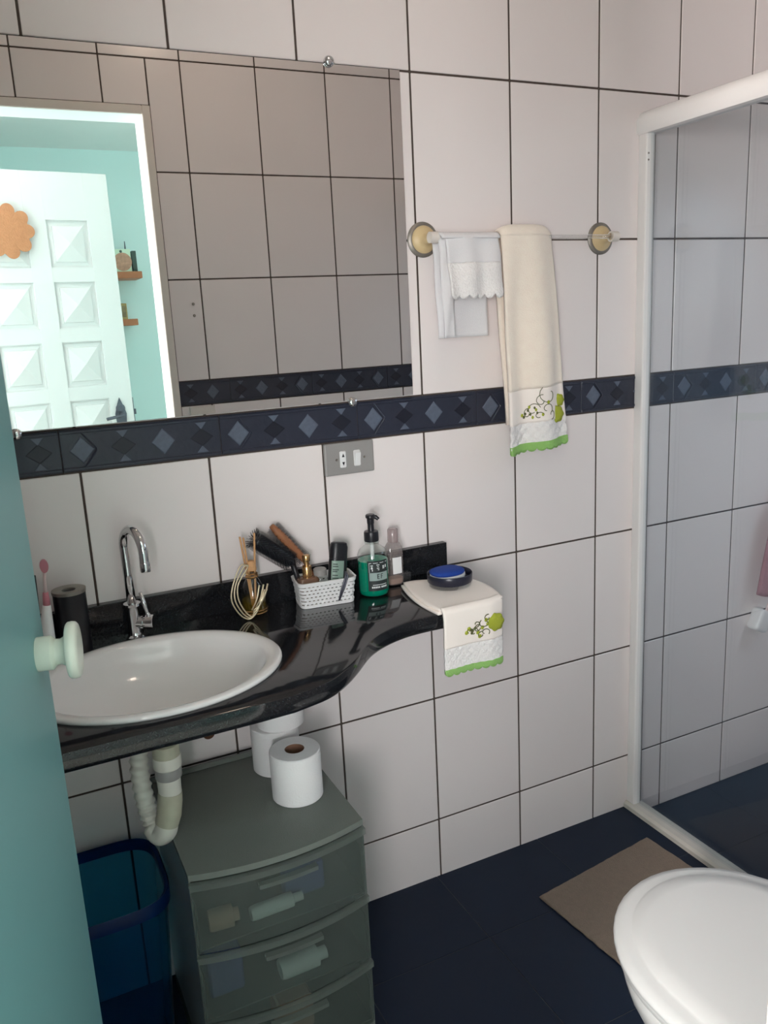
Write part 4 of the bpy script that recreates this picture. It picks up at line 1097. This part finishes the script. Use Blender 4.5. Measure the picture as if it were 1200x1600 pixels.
def front_sheet(bm, x0, x1, y0, d, z0, z1, th=.003, n=16, lean=0):
    def fo(t_): return lambda u, v: Vector((x0 + (x1 - x0) * u, bow(x0 + (x1 - x0) * u, y0, d) + t_ - lean * (v), z0 + (z1 - z0) * v))
    xs = [i / n for i in range(n + 1)]
    rings = [[fo(0)(u, 0) for u in xs], [fo(0)(u, 1) for u in xs], [fo(th)(u, 1) for u in xs], [fo(th)(u, 0) for u in xs]]
    rings.append([p.copy() for p in rings[0]])
    loops(bm, rings, (False, False), cyc=False); bmesh.ops.remove_doubles(bm, verts=bm.verts[:], dist=1e-6)
PH = .147
for k in range(3):
    z1 = dzt - .014 - k * PH; z0 = z1 - PH + .005
    b = bm_new(); front_sheet(b, dx0 + .001, dx1 - .001, dyf - .004, .025, z0, z1 - .010); dr = obj('drawer_front', b, M['drawer'], tw)
    b = bm_new(); front_sheet(b, dx0 - .001, dx1 + .001, dyf - .010, .026, z1 - .012, z1, .010); obj('top_lip', b, M['drawer_frame'], dr)
    b = bm_new(); front_sheet(b, .165, .275, dyf - .016, .026, z1 - .030, z1 - .022, .012); obj('finger_grip', b, M['drawer_frame'], dr)
    b = bm_new(); box(b, dx0 + .006, dx1 - .006, dyf, dyb - .012, z0, z0 + .003); obj('drawer_floor', b, M['drawer_frame'], dr)
    for x in (dx0 + .006, dx1 - .008):
        b = bm_new(); box(b, x, x + .002, dyf, dyb - .012, z0 + .003, z1 - .045); obj('drawer_side', b, M['drawer_frame'], dr)
def lying_tube(name, a, c, r, mt, label, cat):
    b = bm_new(); tube(b, [a, Vector(a).lerp(Vector(c), .08), Vector(a).lerp(Vector(c), .8), Vector(a).lerp(Vector(c), .82), c], [r * .9, r, r, r * .6, r * .6], 16); tag(obj(name, b, mt, autosmooth=45), label, cat)
zd = [dzt - .014 - k * PH - PH + .0082 for k in range(3)]
lying_tube('cream_tube', (.160, -.352, zd[0] + .0142), (.262, -.350, zd[0] + .0142), .014, M['label_white'], 'white cream tube lying in the top drawer', 'tube')
b = bm_new(); box(b, .235, .315, -.335, -.300, zd[0], zd[0] + .062, .006, 2); tag(obj('blue_packet', b, M['blue_pack']), 'blue packet standing in the top drawer', 'packet')
lying_tube('beige_jar', (.085, -.340, zd[0] + .0202), (.140, -.345, zd[0] + .0202), .020, M['beige_pack'], 'beige jar lying in the top drawer', 'jar')
lying_tube('white_roll', (.205, -.352, zd[1] + .0205), (.300, -.350, zd[1] + .0205), .0202, M['label_white'], 'white roll lying in the middle drawer', 'roll')
b = bm_new(); box(b, .075, .140, -.340, -.26, zd[1], zd[1] + .085, .004); tag(obj('dark_box', b, M['blue_pack']), 'dark bluish box standing in the middle drawer', 'box')
b = bm_new(); box(b, .20, .27, -.34, -.27, zd[2], zd[2] + .07, .004); tag(obj('pale_box', b, M['beige_pack']), 'pale box standing in the bottom drawer', 'box')

# toilet paper
def roll(c, label, group=None):
    c = Vector(c)
    t = thing('toilet_roll', c, label, 'toilet paper')
    R_, r_, h = .0505, .0185, .100
    b = bm_new()
    rings = [(r_ + .001, 0), (R_ - .002, 0), (R_, .002), (R_, h - .002), (R_ - .002, h), (r_ + .001, h)]
    lathe(b, rings + [rings[0]], c, 44, ends=(False, False)); bmesh.ops.remove_doubles(b, verts=b.verts[:], dist=1e-6)
    obj('paper', b, M['paper'], t, autosmooth=40)
    b = bm_new(); rg = [(r_, .0005), (r_ + .0012, .0005), (r_ + .0012, h - .0005), (r_, h - .0005)]
    lathe(b, rg + [rg[0]], c, 28, ends=(False, False)); bmesh.ops.remove_doubles(b, verts=b.verts[:], dist=1e-6)
    obj('core', b, M['card'], t, autosmooth=40)
roll((.3055, -.238, dzt + .0005), 'white toilet roll standing alone at the front of the drawer tower')
roll((.305, -.112, dzt + .0005), 'lower white toilet roll of the stacked pair behind the front roll')
roll((.318, -.116, dzt + .1008), 'upper white toilet roll of the stacked pair under the counter')

# blue waste bin
wb_ = thing('waste_bin', (-.085, -.150, 0), 'translucent blue plastic waste bin beside the drawer tower', 'bin')
def binring(s, z, g_=0): return superell(-.085, -.150, .126 * s + g_, .120 * s + g_, z, 56, 4.2)
b = bm_new()
rings = [binring(.80, .004), binring(.84, .05), binring(.985, .372), binring(.985, .372, -.0025), binring(.84, .052, -.0025), binring(.80, .0065, -.0025)]
loops(b, rings, (True, True)); obj('bin_body', b, M['bin'], wb_, autosmooth=50)
b = bm_new()
rings = [binring(.985, .362, .001), binring(.985, .362, .004), binring(.99, .384, .004), binring(.99, .388, .001), binring(.99, .384, -.005), binring(.985, .366, -.005)]
loops(b, rings + [[p.copy() for p in rings[0]]], (False, False)); bmesh.ops.remove_doubles(b, verts=b.verts[:], dist=1e-6); obj('bin_rim', b, M['bin_rim'], wb_, autosmooth=50)

# ---------------------------------------------------------------- rug and toilet
def rugring(g_, z, n=4):
    c = [(.918 - g_, -.200 + g_), (1.312 + g_, -.151 + g_), (1.340 + g_, -.655 - g_), (.962 - g_, -.690 - g_)]
    out = []
    for i in range(4):
        a, d = Vector(c[i]), Vector(c[(i + 1) % 4])
        for k in range(30): q = a.lerp(d, k / 30); out.append(Vector((q.x + random.uniform(-.0012, .0012), q.y + random.uniform(-.0012, .0012), z)))
    return out
b = bm_new(); loops(b, [rugring(0, .0004), rugring(.001, .004), rugring(-.002, .0075)]); tag(obj('bath_rug', b, M['rug']), 'taupe bath rug lying beside the shower sill', 'rug')

tc_ = (.805, -.865)
tl = thing('toilet', (.805, -.90, 0), 'white toilet with closed plastic lid beside the rug', 'toilet')
def egg(cx, yf_, yb_, hw, z, n=48):
    """toilet plan: round front towards +y, straighter back"""
    ym = yf_ - hw * 1.12; out = []
    for i in range(n):
        a = 2 * math.pi * i / n; c, s = math.cos(a), math.sin(a)
        if s >= 0: out.append(Vector((cx + hw * c, ym + (yf_ - ym) * s, z)))
        else: out.append(Vector((cx + hw * math.copysign(abs(c) ** .62, c), ym + (ym - yb_) * -(abs(s) ** .62), z)))
    return out
b = bm_new()
secs = [(-.80, -1.16, .105, 0.0), (-.80, -1.16, .108, .02), (-.815, -1.15, .098, .06), (-.80, -1.15, .098, .14), (-.765, -1.15, .118, .22), (-.73, -1.15, .152, .29), (-.705, -1.155, .178, .345), (-.698, -1.16, .186, .375), (-.700, -1.16, .184, .392)]
loops(b, [egg(tc_[0], f, k, h, z) for f, k, h, z in secs]); obj('bowl', b, M['ceramic'], tl, autosmooth=60)
b = bm_new(); loops(b, [egg(tc_[0], f, -1.125, h, z) for f, h, z in ((-.694, .188, .393), (-.690, .192, .397), (-.690, .192, .407), (-.694, .188, .410))]); obj('seat', b, M['lid'], tl, autosmooth=50)
b = bm_new(); loops(b, [egg(tc_[0], f, -1.13, h, z) for f, h, z in ((-.690, .194, .4105), (-.6855, .198, .414), (-.6855, .198, .420), (-.689, .1945, .4255), (-.702, .182, .4290), (-.714, .170, .4300), (-.718, .166, .4315), (-.724, .160, .4360), (-.75, .134, .4385), (-.82, .07, .4395))]); obj('lid', b, M['lid'], tl, autosmooth=50)
for s in (-1, 1):
    b = bm_new(); tube(b, [(tc_[0] + s * .075 - .02, -1.145, .408), (tc_[0] + s * .075 + .02, -1.145, .408)], .011, 14); box(b, tc_[0] + s * .075 - .012, tc_[0] + s * .075 + .012, -1.150, -1.12, .392, .410, .002); obj('hinge', b, M['white_plastic'], tl, autosmooth=45)
b = bm_new(); tube(b, [(tc_[0], -1.15, .33), (tc_[0], -1.19, .33), (tc_[0], YF + .001, .33)], .022, 20); obj('flush_pipe', b, M['pvc'], tl, smooth=True)

# ---------------------------------------------------------------- ceiling lamp (above the frame)
LX, LY = .58, -.66
lp = thing('ceiling_lamp', (LX, LY, ZC - .09), 'round white ceiling lamp in the middle of the bathroom ceiling', 'lamp')
b = bm_new(); lathe(b, [(.075, ZC - .025), (.085, ZC - .020), (.085, ZC + .0005)], (LX, LY, 0), 32); obj('lamp_base', b, M['white_plastic'], lp, autosmooth=40)
gm, gn, gb = nt('opal_glass_lit'); gb.inputs['Base Color'].default_value = (.9, .85, .75, 1); gb.inputs['Emission Color'].default_value = (1.0, .80, .65, 1); gb.inputs['Emission Strength'].default_value = LAMP_E
b = bm_new(); lathe(b, [(.004, ZC - .085), (.030, ZC - .081), (.052, ZC - .068), (.064, ZC - .048), (.066, ZC - .030), (.060, ZC - .024)], (LX, LY, 0), 32); obj('lamp_globe', b, gm, lp, smooth=True, label='lit opal glass globe')
